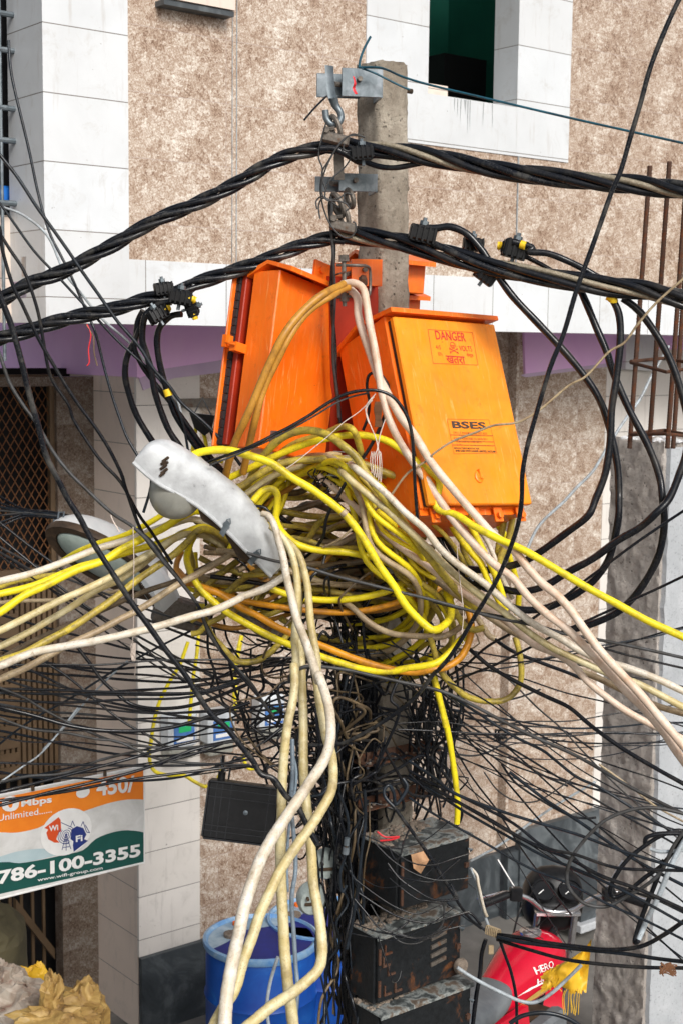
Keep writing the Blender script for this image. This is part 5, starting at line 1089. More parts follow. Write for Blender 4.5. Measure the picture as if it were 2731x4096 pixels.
# ---------------------------------------------------------------- street lamps
def lamp_near():
    st_ = cr([(308, 1060, 316, 1048, 4.60), (335, 1085, 345, 1015, 4.60), (369, 1111, 385, 1010, 4.61), (410, 1133, 432, 1034, 4.63), (449, 1156, 482, 1066, 4.65), (485, 1184, 528, 1102, 4.67), (519, 1215, 568, 1138, 4.69), (550, 1246, 600, 1180, 4.71), (579, 1276, 626, 1222, 4.73), (603, 1300, 641, 1262, 4.75), (625, 1322, 649, 1300, 4.77)], 4)
    base = P(470, 1170, 4.68); t = thing('street_lamp_head', 'long dented grey street lamp head hanging in front of the tangle', 'street lamp', base)
    rings = []; back = Vector((.01, .15, -.015)); N_ = len(st_)
    for i, (rx, ry, tx, ty, d) in enumerate(st_):
        f = i/(N_-1); near = P(rx, ry, d); wd = .35+.65*min(1, f*4); far = near+back*wd; ctr = (near+far)/2; crest = P(tx, ty, d+.06*wd)-ctr; hn = near-ctr; rr = []
        for k in range(19):
            a = math.pi*k/18; ca, sa = math.cos(a), math.sin(a); q = (abs(ca)**.8)*(1 if ca > 0 else -1); e = .004*noise.noise(Vector((f*6, a*1.3, 0)))+.0015*noise.noise(Vector((f*22, a*5, 4)))
            rr.append(ctr+hn*q+crest*(abs(sa)**.72)*(1+e*8*sa))
        rings.append(rr)
    m = MB(); m.loft(rings, False, False); m.loft([[v+(sum(r, Vector())/len(r)-v)*.05 for v in r] for r in rings], False, False)
    m.add(rings[-1], [tuple(range(19))]); m.add(rings[0], [tuple(range(19))]); mk('housing', m, M['cast'], t, local=False, angle=60)
    m = MB(); m.tube([r[0]+Vector((-.003, -.004, -.002)) for r in rings], .0065, 8); m.tube([r[-1] for r in rings], .005, 8); mk('rim', m, M['cast'], t, local=False)
    ins = [[r[0]+(r[-1]-r[0])*q+(r[9]-(r[0]+r[-1])*.5)*.12 for q in (.03, .35, .7, .97)] for r in rings]
    m = MB(); m.loft(ins, False, False); mk('reflector', m, M['soot'], t, local=False)
    def low(f, q, dz): r = rings[int(f*(N_-1))]; c_ = (r[0]+r[-1])*.5; return r[0]+(r[-1]-r[0])*q-(r[9]-c_).normalized()*dz
    m = MB(); R_ = []
    for f in (.42, .46, .6, .75, .88, .93):
        dz = .004 if f in (.42, .93) else .03+.02*math.sin(f*20); R_.append([low(f, .12, 0), low(f, .15, dz), low(f, .5, dz*1.3), low(f, .85, dz), low(f, .9, 0)])
    m.loft(R_, False, False); mk('gear_tray', m, M['soot'], t, local=False, smooth=False)
    r0, r1 = rings[int(.17*(N_-1))], rings[int(.40*(N_-1))]; A_ = (r0[0]+r0[-1])*.5; B_ = (r1[0]+r1[-1])*.5; e1 = (B_-A_).normalized(); c_ = (A_+B_)*.5; s = (r1[0]-r1[-1]); s = (s-e1*s.dot(e1)).normalized(); up = e1.cross(s)
    if up.z < 0: up = -up
    m = MB(); m.lathe([(.080*math.sin(math.pi/2*(1-i/9)), .01-.098*math.sin(math.pi/2*i/9)) for i in range(10)], frame(c_-s*.006-up*.012, e1, s, up) @ Matrix.Scale(1.15, 4, (1, 0, 0)), 26); mk('glass_bowl', m, M['glass'], t, local=False)
    for f in (.62, .84):
        r = rings[int(f*(N_-1))]; n_ = (r[9]-(r[0]+r[-1])*.5).normalized(); e1 = (rings[int(f*(N_-1))+1][0]-r[0]).normalized(); Mx = frame(r[0]+Vector((-.004, -.012, 0)), e1, e1.cross(n_), n_)
        m = MB(); m.box(-.010, .010, -.004, .002, -.022, .030, Mx); m.box(-.013, .013, -.005, .004, .012, .020, Mx); m.tube([Mx @ Vector((-.010, .0, .030)), Mx @ Vector((0, -.004, .042)), Mx @ Vector((.010, .0, .030))], .0022, 6); mk('clip', m, M['galv'], t, local=False, smooth=False)
    m = MB(); r = rings[int(.22*(N_-1))]; 
    for q in range(9): v = r[0].lerp(r[4], .25+.06*q)+Vector((-.004+.004*(q % 3), -.006, .003*(q % 2))); m.tube([v, v+Vector((.016, -.004, .012))], .005, 5)
    mk('hinge', m, M['soot'], t, local=False)
lamp_near()
def lamp_far():
    c = P(232, 1285, 5.75); e1 = Vector((.80, .12, -.50)).normalized(); nrm = Vector((-.42, -.78, -.50)); nrm = (nrm-e1*nrm.dot(e1)).normalized(); e2 = nrm.cross(e1); up = -nrm
    if e2.z < 0: e2 = -e2

    t = thing('street_lamp_head', 'rounded white street lamp head with green tinted glass, behind the yellow cables', 'street lamp', Matrix.Translation(c))
    def ell(a, b, z, n=36, x=0, pw=1): return [c+e1*(x+a*math.cos(2*math.pi*k/n)*(1 if math.cos(2*math.pi*k/n) < 0 else 1.15))+e2*(b*math.sin(2*math.pi*k/n))+up*z for k in range(n)]
    m = MB(); R_ = []
    for i in range(9): q = math.sin(math.pi/2*(1-i/8.3)); R_.append(ell(.25*(.35+.65*q), .125*q, .02+.14*math.sin(math.pi/2*i/8), x=.05*i/8))
    m.loft(R_, True, True); mk('housing', m, M['lampwhite'], t, local=False, angle=60)
    m = MB(); m.loft([ell(.252, .128, .02), ell(.256, .131, .0), ell(.25, .127, -.014), ell(.205, .098, -.012), ell(.20, .094, .01)], True, False); mk('rim', m, M['soot'], t, local=False)
    m = MB(); R_ = [ell(.20*math.sin(math.pi/2*(1-i/8.2)), .094*math.sin(math.pi/2*(1-i/8.2)), -.004-.035*math.sin(math.pi/2*i/8)) for i in range(9)]; m.loft(R_, True, True); mk('glass_bowl', m, M['glassgrn'], t, local=False)
    m = MB(); a = c+e1*.2+up*.05; b = P(385, 1385, 5.65); Mx = ortho(a, (b-a), up); L_ = (b-a).length
    m.box(0, L_, -.07, .07, -.05, .06, Mx, bev=.02); mk('gear_housing', m, M['lampwhite'], t, local=False, smooth=False)
    m = MB()
    for i in range(12): m.box(.05+i*.012, .056+i*.012, -.055, -.0, -.056, -.046, Mx)
    mk('cooling_slots', m, M['soot'], t, local=False, smooth=False)
    m = MB(); a = c-e1*.235+up*.03
    for sg in (1, -.2): q = a+e2*.05*sg; m.tube([q, q+up*.03-e1*.01, q+up*.045+e1*.008, q+up*.02+e1*.016], .004, 6)
    mk('clip', m, M['galv'], t, local=False)
lamp_far()
arm = MB(); arm.tube([P(545, 1400, 5.2), P(610, 1450, 5.2), P(700, 1480, 5.25), P(870, 1510, 5.35)], .030, 14)
mk('lamp_arm', arm, M['oldsteel'], label='grey steel tube arm clamped to the pole under the tangle', cat='lamp arm')
gb = MB(); gb.box(-.12, .12, -.03, .06, -.06, .06, ortho(P(420, 1410, 5.7), (.8, .1, -.25), (0, 0, 1)), bev=.01)
mk('junction_box', gb, M['oldsteel'], label='brown grey junction box behind the long white cable', cat='junction box', smooth=False)

# ---------------------------------------------------------------- black plastic case
A_ = P(481, 1791, 5.02); B_ = P(648, 1812, 5.02); D_ = P(461, 1926, 4.98)
bc = thing('plastic_case', 'black ribbed plastic case hanging below the tangle, left of the cream cables', 'case', ortho(D_, B_-A_, A_-D_))
w_ = (B_-A_).length; h_ = (A_-D_).length
mk('body', MB().box(0, w_, .0, .08, 0, h_, bev=.009), M['plastic'], bc, smooth=False)
m = MB()
for z in (.14, .235, .72, .86): m.box(.004, w_-.004, -.003, .0025, h_*z, h_*z+.003)
for x in (.12, .2, .32, .85): m.box(w_*x, w_*x+.003, -.0022, .0025, .006, h_-.006)
for f in ((0, w_, 0, .006), (0, w_, h_-.006, h_)): m.box(f[0]+.008, f[1]-.008, -.005, .003, f[2], f[3])
for f in ((0, .006), (w_-.006, w_)): m.box(f[0], f[1], -.005, .003, .01, h_-.01)
mk('ribs', m, M['greyplastic'], bc, smooth=False)
m = MB(); m.lathe([(.009, 0), (.009, .003), (.005, .005)], Matrix.Translation((w_*.56, 0, h_*.52)) @ Matrix.Rotation(R(90), 4, 'X'), 14); mk('screw', m, M['galv'], bc)
m = MB(); q = .045; m.tube([(q, .03, h_-.005), (q, .03, h_+.03)], .014, 10); m.tube([(q, .03, h_+.03), (q-.004, .03, h_+.09)], .006, 8); mk('cable_gland', m, M['plastic'], bc)
mk('spring_clip', MB().tube(cr([P(508, 1748, 5), P(512, 1765, 4.98), P(520, 1772, 5), P(510, 1758, 5), P(507, 1740, 5)]), .002, 5), M['galv'], label='small wire clip on the black plastic case cord', cat='clip')

# ---------------------------------------------------------------- rusty boxes on the pole
def steel_box(label, pl, pr, pbot, b0, dep, top, louvre=False):
    a0, z1 = PF(pl[0], pl[1], b0); a1_, _ = PF(pr[0], pr[1], b0); _, z0 = PF(pl[0], pbot, b0)
    Mx = Matrix.Translation(LF(a0, b0, z0)) @ BR; t = thing('steel_cabinet', label, 'electrical cabinet', Mx, 'black steel cabinets on the pole'); W_ = a1_-a0; H_ = z1-z0
    mk('body', MB().box(0, W_, .012, dep, 0, H_, bev=.004), M['blackbox'], t, smooth=False)
    mk('door', MB().box(.008, W_-.004, -.004, .0118, .01, H_-.012, bev=.003), M['blackbox'], t, smooth=False)
    m = MB(); m.box(-.004, W_+.006, -.012, dep, H_+.001, H_+.006); m.box(-.004, W_+.006, -.012, -.008, H_-.008, H_+.001); mk('top_cover', m, M['boxtop'], t, smooth=False)
    for z in (.25, .72): mk('hinge', MB().tube([(.012, -.006, H_*z-.03), (.012, -.006, H_*z+.03)], .006, 8), M['rust'], t)
    mk('latch', MB().box(W_-.03, W_-.012, -.014, -.004, H_*.45, H_*.53), M['rust'], t); m = MB(); m.tube([(W_-.02, -.012, H_*.78), (W_-.005, -.02, H_*.76), (W_-.006, -.012, H_*.72)], .004, 6); mk('latch', m, M['galv'], t)
    if louvre:
        m = MB()
        for i in range(4):
            z = H_*(.32+.13*i); m.prism([(W_*.62, z), (W_*.80, z+.01), (W_*.80, z+.024), (W_*.62, z+.014)], -.012, -.004)
        mk('louvres', m, M['oldsteel'], t, smooth=False)
        m = MB(); Mq = Matrix.Translation((W_*.96, -.02, H_*.2)) @ Matrix.Rotation(R(90), 4, 'X'); m.lathe([(.001, -.012), (.028, -.01), (.032, 0), (.028, .012), (.001, .016)], Mq, 18); mk('round_cap', m, M['debris'], t)
        for z, x in ((.12, .08), (.12, .2), (.72, .08), (.55, .06), (.4, .12)):
            m = MB(); m.box(W_*x, W_*x+.035, -.01, -.004, H_*z, H_*z+.008); m.box(W_*x, W_*x+.006, -.0105, -.004, H_*z+.008, H_*z+.04); mk('fixing_plate', m, M['rust'], t, smooth=False)
    m = MB(); rgd = random.Random(int(pl[1]))
    for i in range(230):
        s = rgd.uniform(.002, .012); x = rgd.uniform(0, W_*.8)**1.0; y = dep-rgd.uniform(0, dep*.7)*(1-x/W_*.6)
        m.lathe([(s*.2, -.002), (s, 0), (s*.7, s*.6), (s*.1, s*.8)], Matrix.Translation((x, y, H_+.006)) @ Matrix.Rotation(rgd.random()*6, 4, 'Z') @ Matrix.Scale(rgd.uniform(.6, 1.6), 4, (1, 0, 0)), 5)
    mk('rubble', m, M['debris'], t, smooth=False)
    return t, Mx, W_, H_
s1 = steel_box('black steel cabinet with rust patches and a chipped pale top', (916, 1962), (1078, 1915), 2096, 3.72, .22, True)
s2 = steel_box('louvred sooty steel cabinet below the one with the pale top', (864, 2156), (1058, 2110), 2312, 3.76, .15, True, True)
s3 = steel_box('lowest steel cabinet cut by the bottom edge of the photo', (872, 2338), (1080, 2300), 2480, 3.72, .16, True)
mk('paper_scrap', MB().add([s1[1] @ Vector(v) for v in ((.03, -.03, s1[3]+.0), (.085, -.035, s1[3]+.002), (.10, -.05, s1[3]-.03), (.065, -.045, s1[3]-.075), (.035, -.04, s1[3]-.05), (.055, -.055, s1[3]-.03))], [(0, 1, 5), (1, 2, 5), (2, 3, 5), (3, 4, 5), (4, 0, 5)]), M['brownpaper'], label='brown paper scrap stuck on the pale topped cabinet', cat='paper', smooth=False)
q = s1[1] @ Vector((.02, .1, s1[3]+.02)); mk('plastic_strip', MB().tube(cr([q+Vector((-.03, 0, .03)), q+Vector((0, 0, .01)), q+Vector((.05, 0, .012)), q+Vector((.02, 0, .0)), q+Vector((-.02, 0, -.004))]), .0035, 6), M['pinkplastic'], label='red plastic strip lying on the pale topped cabinet', cat='strip')
for (x0, y0, x1, y1, l) in ((842, 1760, 1010, 1732, 'upper rusty angle iron across the pole'), (842, 1862, 1000, 1836, 'lower rusty angle iron across the pole with crumbs on it')):
    a0, z0 = PF(x0, y0, 3.92); a1_, _ = PF(x1, y1, 3.92); t = thing('angle_iron', l, 'bracket', Matrix.Translation(LF(a0, 3.92, z0)) @ BR, 'angle irons on the pole'); wq = a1_-a0
    mk('flange', MB().box(0, wq, 0, .09, -.006, 0), M['rust'], t, smooth=False); mk('web', MB().box(0, wq, .05, .056, 0, .03), M['rust'], t, smooth=False)
    m = MB()
    for i in range(24): s = random.uniform(.003, .008); m.lathe([(s*.2, 0), (s, .002), (s*.3, s*1.2)], Matrix.Translation((random.uniform(0, wq), random.uniform(.0, .045), 0)), 5)
    mk('crumbs', m, M['debris'], t, smooth=False)
# porcelain and junction pieces left of the cabinets
for (x, y, s, l) in ((748, 1985, .05, 'dirty white porcelain cover among the hanging wires'), (715, 2065, .055, 'grey green junction cover under the porcelain one')):
    t = thing('junction_cover', l, 'junction cover', ortho(P(x, y, 5.12), (1, .2, 0), (0, -.1, 1)))
    m = MB(); m.lathe([(.001, .03), (s*.8, .028), (s, .01), (s, -.02), (.001, -.02)], Matrix.Rotation(R(90), 4, 'X') @ Matrix.Scale(1.15, 4, (0, 1, 0)), 20); mk('cover', m, M['porcelain'], t)
    m = MB(); m.tube([(-.02, -.03, .02), (-.02, -.045, .02)], .006, 8); m.box(-.03, .03, -.036, -.028, -.012, .0, bev=.002); mk('terminal', m, M['soot'], t)
t = thing('cable_splice', 'metal cable splice among the wires left of the cabinets', 'splice', P(795, 1945, 4.84))
m = MB(); m.tube([P(797, 1925, 4.84), P(795, 1942, 4.84)], .010, 8); m.tube([P(795, 1946, 4.84), P(793, 1962, 4.84)], .012, 8); mk('sleeve', m, M['galv'], t, local=False)
m = MB(); m.tube([P(795, 1941, 4.84), P(795, 1947, 4.84)], .006, 8); mk('neck', m, M['soot'], t, local=False)
for i in range(16):
    rr = random.Random(100+i); x0 = rr.uniform(800, 900); y0 = rr.uniform(1880, 2180); x1 = rr.uniform(920, 1085); y1 = y0+rr.uniform(-60, 90); bow = rr.uniform(15, 70)
    rnd_cable([(x0+(x1-x0)*k/5+rr.uniform(-4, 4), y0+(y1-y0)*k/5+bow*math.sin(math.pi*k/5)+rr.uniform(-4, 4), 4.86-.03*math.sin(math.pi*k/5)) for k in range(6)], rr.uniform(1.2, 2.6), rr.choice(['rubber', 'rubber', 'dusty', 'grey']), 'thin wire draped across the steel cabinets', 'wires draped over the cabinets')
for i, (tl_, x_, y_, d_, r_, dx, dy, l_) in enumerate((('L', 505, 420, 4.42, 12.5, 0, 6, 'cloudy tape band on the leftmost straight cream cable'), ('J', 335, 655, 4.57, 10.5, 0, 6, 'pale tape band on the middle cream cable'), ('G', 1325, 700, 4.86, 9.6, 6, -2, 'peeling tape band on the long white cable'), ('H', 1060, 395, 4.69, 9.6, 4, 4, 'grubby tape band on the bright yellow arching cable'))):
    x, y = wpx(tl_, x_, y_); mk('tape', MB().tube([P(x-dx, y-dy, d_), P(x+dx, y+dy, d_)], px_r(r_, d_), 12), M['tan' if i else 'cream'], label=l_, cat='tape')
# small knot on the right, where wires are tied
for i in range(7):
    cx, cy = 1131+(i-3)*4, 2142+(i-3)*1.5; thread('W %.1f,%.1f,5.2 %.1f,%.1f %.1f,%.1f %.1f,%.1f %.1f,%.1f,5.19' % (cx-4, cy+9, cx+4, cy+3, cx+5, cy-10, cx-3, cy-9, cx-5, cy+8), 1.8, 'tan', 'binding twine turn in the tied knot above the motorcycle seat', 'twine turns')
mk('wire_tag', MB().box(-.01, .01, -.006, .006, -.035, .0, Matrix.Translation(P(1127, 2172, 5.15)), bev=.002), M['tan'], label='small brown tag hanging under the tied knot', cat='tag', smooth=False)
for i in range(9):
    rr = random.Random(i); cx, cy = wpx('M', 1470, 1215); pts = ' '.join('W %.1f,%.1f,4.83' % (cx+rr.uniform(-18, 22), cy+rr.uniform(-12, 22)) for _ in range(5))
    thread(pts, 1.6, 'jutebrown', 'reddish thread knot on the lowest cable at the right', 'reddish threads')
for i in range(6):
    rr = random.Random(i+40); cx, cy = wpx('I', 425, 1480); pts = ' '.join('W %.1f,%.1f,5.1' % (cx+rr.uniform(-15, 15), cy+rr.uniform(-14, 14)) for _ in range(6))
    thread(pts, 1.7, 'rubber', 'tight black wire knot in the wires right of the pole', 'knotted wires')

# ---------------------------------------------------------------- electricity meters on the wall
def meter(x, y, wp, hp, label):
    a0, z0 = PF(x-wp/2, y+hp/2, bB-.12); a1_, _ = PF(x+wp/2, y, bB-.12); _, z1 = PF(x-wp/2, y-hp/2, bB-.12)
    t = thing('electricity_meter', label, 'meter', Matrix.Translation(LF(a0, bB-.12, z0)) @ BR, 'meters on the wall'); W_ = a1_-a0; H_ = z1-z0
    mk('case', MB().box(0, W_, 0, .12, H_*.25, H_, bev=.018), M['meter'], t, smooth=False); mk('terminal_cover', MB().box(W_*.05, W_*.95, .01, .12, 0, H_*.24, bev=.01), M['glass'], t, smooth=False)
    f = mk('face', MB().box(W_*.14, W_*.86, -.006, .0, H_*.36, H_*.80, bev=.003), M['meterblue'], t, smooth=False)
    mk('display', MB().box(W_*.3, W_*.72, -.010, -.0062, H_*.62, H_*.74), M['lcd'], f, smooth=False); mk('rating_label', MB().box(W_*.22, W_*.8, -.009, -.0062, H_*.42, H_*.5), M['whitep'], f, smooth=False)
meter(423, 1700, 66, 108, 'electricity meter on the pillar, leftmost of three'); meter(512, 1690, 62, 104, 'electricity meter at the pillar edge, middle of three'); meter(629, 1655, 58, 104, 'electricity meter on the marble, rightmost of three')
for (s, l) in (('G 1245,850,8.2 1235,970 1215,1100 1200,1250 1188,1390,8.1', 'yellow conduit on the pillar above the middle meter'),
               ('G 1180,890,8.1 1130,1030 1070,1130 1000,1270 965,1400 945,1540 K 935,0,8.0 945,90 980,140 1060,160 1150,160 1220,200 1280,230 1300,225,8.0', 'yellow conduit bending round the leftmost meter'),
               ('G 1515,850,8.4 1490,960 1470,1100 1480,1200 1470,1330,8.3', 'yellow conduit on the marble above the rightmost meter'),
               ('H 420,1170,8.5 400,1270 380,1400 370,1568,8.5', 'yellow conduit on the marble beside the tangle'),
               ('K 1520,30,8.3 1540,90 1568,120 1620,110,8.3', 'yellow conduit under the middle meter'),
               ('K 1390,130,8.2 1370,180 1380,200,8.2', 'short yellow conduit above the black case')):
    cable(s, 4.4, 'yellow', l, name='conduit', cat='conduit')
# black clamp with yellow leads and steel channel left of the box
a0, z0 = PF(412, 938, bB-.06); a1_, z1 = PF(520, 914, bB-.06)
t = thing('steel_channel', 'grey steel channel fixed to the wall under the lilac beam', 'channel', BR); mk('channel', MB().box(a0, a1_+.25, bB-.06, bB-.02, z0+.005, z1), M['oldsteel'], t, smooth=False)
for (x, y, l) in ((465, 965, 'black suspension clamp holding two yellow leads'), (508, 1000, 'black clamp at the lower left corner of the orange box')):
    t = thing('suspension_clamp', l, 'clamp', P(x, y, 5.58)); mk('wedge', MB().prism([(-.05, .03), (.05, .02), (.035, -.04), (.01, -.06), (-.03, -.03)], -.015, .015), M['plastic'], t, smooth=False); mk('bail', MB().tube([(-.03, 0, .03), (0, 0, .09), (.035, 0, .02)], .003, 6), M['galv'], t)

# ---------------------------------------------------------------- banner
bS = 5.5
def SG(kx, ky): return PF(*wpx('K', kx, ky), bS)
sg = thing('wifi_banner', 'orange white and green internet banner with phone number hanging at the left', 'banner', BR)
aR_, zt_ = SG(903, 105); _, zb_ = SG(917, 705); aL_ = SG(0, 500)[0]-.28
m = MB(); m.box(aL_, aR_, bS, bS+.006, zb_, zt_); mk('panel', m, M['banner'], sg, smooth=False)
m = MB(); m.tube([(aL_, bS+.003, zt_), (aR_, bS+.003, zt_)], .006, 6); m.tube([(aL_, bS+.003, zb_), (aR_, bS+.003, zb_)], .006, 6); m.tube([(aR_, bS+.003, zb_), (aR_, bS+.003, zt_)], .005, 6); mk('edge_frame', m, M['whitep'], sg)
def spoly(name, pts, mt, lvl, pad=True, parent=None):
    m = MB(); q = [SG(*p) for p in pts]; q = [(max(aL_+.003, min(aR_-.004, a)), max(zb_+.003, min(zt_-.012, z))) for a, z in q]
    m.add([(a, bS-.0008*lvl, z) for a, z in q], [tuple(range(len(q)))]); return mk(name, m, M[mt], parent or sg, smooth=False)
def shift(pts, ex): return pts
L0 = -330
spoly('orange_field', cr([(903, 312), (800, 312), (700, 330), (600, 360), (480, 400), (350, 430), (240, 490), (100, 520), (0, 518), (-100, 530), (L0, 600)], 3)+[(L0, 360), (0, 275), (903, 60)], 'orange_print', 1)
spoly('green_field', [(915, 700), (0, 905), (L0, 985)]+cr([(L0, 770), (0, 705), (120, 712), (260, 690), (400, 660), (520, 630), (600, 560), (700, 520), (800, 505), (908, 518)], 3), 'green_print', 1)
spoly('blue_wave', cr([(L0, 700), (-100, 690), (0, 670), (100, 640), (220, 622), (330, 625), (400, 650)], 3)+cr([(330, 668), (240, 690), (120, 712), (0, 706), (L0, 770)], 3), 'paleblue_print', 2)
cx_, cz_ = SG(415, 515); 
m = MB(); m.add([(cx_+.125*math.cos(a*.2094), bS-.0032, cz_+.106*math.sin(a*.2094)) for a in range(30)], [tuple(range(30))]); mk('logo_disc', m, M['whitep'], sg, smooth=False)
spoly('logo_arrow', [(275, 490), (365, 422), (378, 440), (382, 510), (365, 520), (350, 560), (372, 582), (340, 582), (300, 560), (288, 520), (300, 500)], 'redprint', 5)
spoly('logo_arrow', [(440, 560), (445, 500), (480, 478), (520, 490), (540, 530), (525, 560), (550, 570), (460, 640), (455, 600), (458, 572)], 'navy_print', 5)
m = MB()
def sring(kx, ky, r0, r1, a0=0, a1=6.283, n=22):
    x, z = SG(kx, ky); vs = []
    for i in range(n+1): a = a0+(a1-a0)*i/n; vs += [(x+r0*math.cos(a), bS-.0048, z+r0*math.sin(a)), (x+r1*math.cos(a), bS-.0048, z+r1*math.sin(a))]
    m.add(vs, [(2*i, 2*i+1, 2*i+3, 2*i+2) for i in range(n)])
for r_ in (.011, .020, .029, .038): sring(412, 532, r_, r_+.0028, 2.2 if r_ > .02 else 0, 5.2 if r_ > .02 else 6.283)
for r_ in (.029, .038): sring(412, 532, r_, r_+.0028, -.6, 1.3)
sring(412, 532, .0, .006)
def sline(p, q, w=.0016, lv=6):
    a = SG(*p); b = SG(*q); A3, B3 = Vector((a[0], bS-.0008*lv, a[1])), Vector((b[0], bS-.0008*lv, b[1])); d = (B3-A3).normalized(); n_ = Vector((d.z, 0, -d.x))*w; m.add([A3-n_, B3-n_, B3+n_, A3+n_], [(0, 1, 2, 3)])
for p, q in (((408, 540), (386, 628)), ((416, 540), (442, 622)), ((390, 612), (438, 606)), ((396, 590), (432, 585)), ((401, 568), (426, 564)), ((412, 540), (412, 632)),
             ((380, 455), (440, 482)), ((440, 482), (452, 445)), ((452, 445), (466, 478)), ((505, 480), (518, 448)), ((518, 448), (540, 515)), ((540, 515), (560, 520)), ((560, 520), (532, 470))): sline(p, q)
mk('logo_mast', m, M['navy_print'], sg, smooth=False)
def stext(m, s, p0, p1, hpx, bold=0, lv=7):
    a0, z0 = SG(*p0); a1_, z1 = SG(*p1); _, zt2 = SG(p0[0], p0[1]-hpx); fit_text(m, s, a0, a1_, z0, z0+(zt2-z0), bS-.0008*lv, bold, slope=(z1-z0)/(a1_-a0))
def ltr():
    global m
    mk('lettering', m, M['whitep'], sg, smooth=False); m = MB()
m = MB(); stext(m, '786-100-3355', (-18, 846), (878, 668), 88, .035); ltr(); stext(m, 'www.wifi-group.com', (232, 832), (640, 755), 27, .01); ltr()
stext(m, '10', (-62, 398), (118, 382), 100, .05); ltr(); stext(m, 'Mbps', (130, 370), (322, 342), 56, .03); ltr(); stext(m, 'Unlimited......', (-18, 448), (322, 392), 42, .005); ltr(); stext(m, '450/', (602, 292), (840, 262), 105, .03); ltr()
stext(m, 'Wi', (303, 512), (362, 502), 36, .03, 8); ltr(); stext(m, 'Fi', (472, 578), (514, 570), 40, .03, 8)
mk('lettering', m, M['whitep'], sg, smooth=False)
m = MB(); a, z = SG(517, 265); m.add([(a+.034*math.cos(k*.314), bS-.0056, z+.026*math.sin(k*.314)) for k in range(20)], [tuple(range(20))]); mk('round_mark', m, M['whitep'], sg, smooth=False)
m = MB(); a, z = SG(200, 245); m.tube([(a, bS-.01, z+.02), (a, bS-.01, z-.005)], .008, 8); a, z = SG(652, 155); m.tube([(a, bS-.01, z+.02), (a, bS-.01, z-.005)], .008, 8); mk('fixing_tie', m, M['soot'], sg)

# ---------------------------------------------------------------- blue drums
def drum(x, y, Y, label, cover=True):
    c = P(x, y, Y); r = .292; s = thing('storage_drum', label, 'drum', Matrix.Translation((c.x, c.y, GZ)) @ Matrix.Scale(1.04, 4), 'blue drums at the wall')
    m = MB(); m.lathe([(r*.9, .0), (r, .03), (r*1.0, .30), (r*1.03, .32), (r*1.0, .34), (r*1.0, .62), (r*1.03, .64), (r*1.0, .66), (r, .86), (r*.97, .90), (r*.90, .905)], None, 40); mk('body', m, M['drum'], s)
    m = MB(); m.lathe([(r*.90, .895), (r*1.03, .895), (r*1.055, .91), (r*1.05, .93), (r*1.0, .935), (r*.97, .915), (r*.90, .912)], None, 44); mk('rim', m, M['drumrim'], s)
    m = MB(); m.lathe([(r*.955, .906), (r*.955, .9155), (.001, .919)], None, 40); mk('lid', m, M['drumlid'], s)
    m = MB(); th = [R(a) for a in range(-150, 31, 9)]; m.add([(r*.94*math.cos(a), r*.94*math.sin(a), .921) for a in th]+[(r*.2, r*.55, .921), (-r*.3, r*.35, .921), (-r*.6, -r*.2, .921)], [tuple(range(len(th)+3))]) if cover else None
    if cover: mk('dark_cover', m, M['cloth'], s, smooth=False)
    m = MB(); m.lathe([(.04, .916), (.04, .935), (.028, .94), (.001, .94)], Matrix.Translation((-r*.55, r*.1, 0)), 18); mk('bung', m, M['debris'], s)
    m = MB(); m.lathe([(.02, .916), (.02, .932), (.001, .934)], Matrix.Translation((-r*.5, r*.62, 0)), 12); mk('small_cap', m, M['orange'], s)
drum(600, 2190, 7.47, 'blue drum in front with a dark cover on its lid'); drum(742, 2138, 7.75, 'blue drum behind the front one, beside the pole', True)

# ---------------------------------------------------------------- sacks at the lower left
def sack(label, x, y, Y, sx, sy, sz, m_, seed, amp=.3, zdown=0, n1=15, n2=11):
    c = P(x, y, Y); rr = random.Random(seed*17); pts = []
    for j in range(n2+1):
        v = -math.pi/2+math.pi*j/n2; row = []
        for i in range(n1):
            u_ = 2*math.pi*(i+.5*(j % 2))/n1; d = Vector((math.cos(v)*math.cos(u_), math.cos(v)*math.sin(u_), math.sin(v)))
            k = .9+amp*.8*noise.noise(d*1.4+Vector((seed*3.1, 0, 0)))+rr.uniform(-.5, .5)*amp*.75
            row.append(d*k)
        pts.append(row)
    fine = []; N1, N2 = n1*4, n2*4
    def tri(u_, v):     # piecewise flat facets with sharp creases
        j = min(n2-1, int(v)); i = int(u_) % n1; fu, fv = u_-int(u_), v-j; a, b, c2, d2 = pts[j][i], pts[j][(i+1) % n1], pts[j+1][(i+1) % n1], pts[j+1][i]
        return a+(b-a)*fu+(c2-b)*fv if fu >= fv else a+(d2-a)*fv+(c2-d2)*fu
    m = MB(); rings = []
    for j in range(N2+1):
        rg_ = []
        for i in range(N1):
            q = tri(i/4, j/4); q = q*(1+.10*amp*noise.noise(q*9)+.16*amp*abs(noise.noise(q*4.5+Vector((seed, 0, 0)))))
            z = q.z*sz
            if q.z < 0: z -= zdown*(-q.z)
            rg_.append(c+Vector((q.x*sx, q.y*sy, z)))
        rings.append(rg_)
    m.loft(rings); return mk('sack', m, M[m_], label=label, cat='sack', group='crumpled sacks in the entrance', angle=22)
sack('crumpled tan sack at the bottom left, rightmost of the heap', 185, 2318, 6.05, .14, .13, .12, 'sack', 1, .5, zdown=1.1)
sack('dirty white and red sack in the middle of the heap', 60, 2312, 6.2, .19, .16, .12, 'sackw', 2, .4, zdown=1.1)
sack('tan sack folded over the dirty white one', 118, 2300, 5.9, .055, .05, .13, 'sack', 5, .6, zdown=.6)
sack('cream sack at the left edge of the heap', 0, 2258, 6.3, .14, .14, .10, 'sackw', 3, .5, zdown=1.2)
sack('bright yellow plastic sheet behind the heap', 80, 2262, 6.4, .10, .05, .10, 'sacky', 4, .5, zdown=1.0)
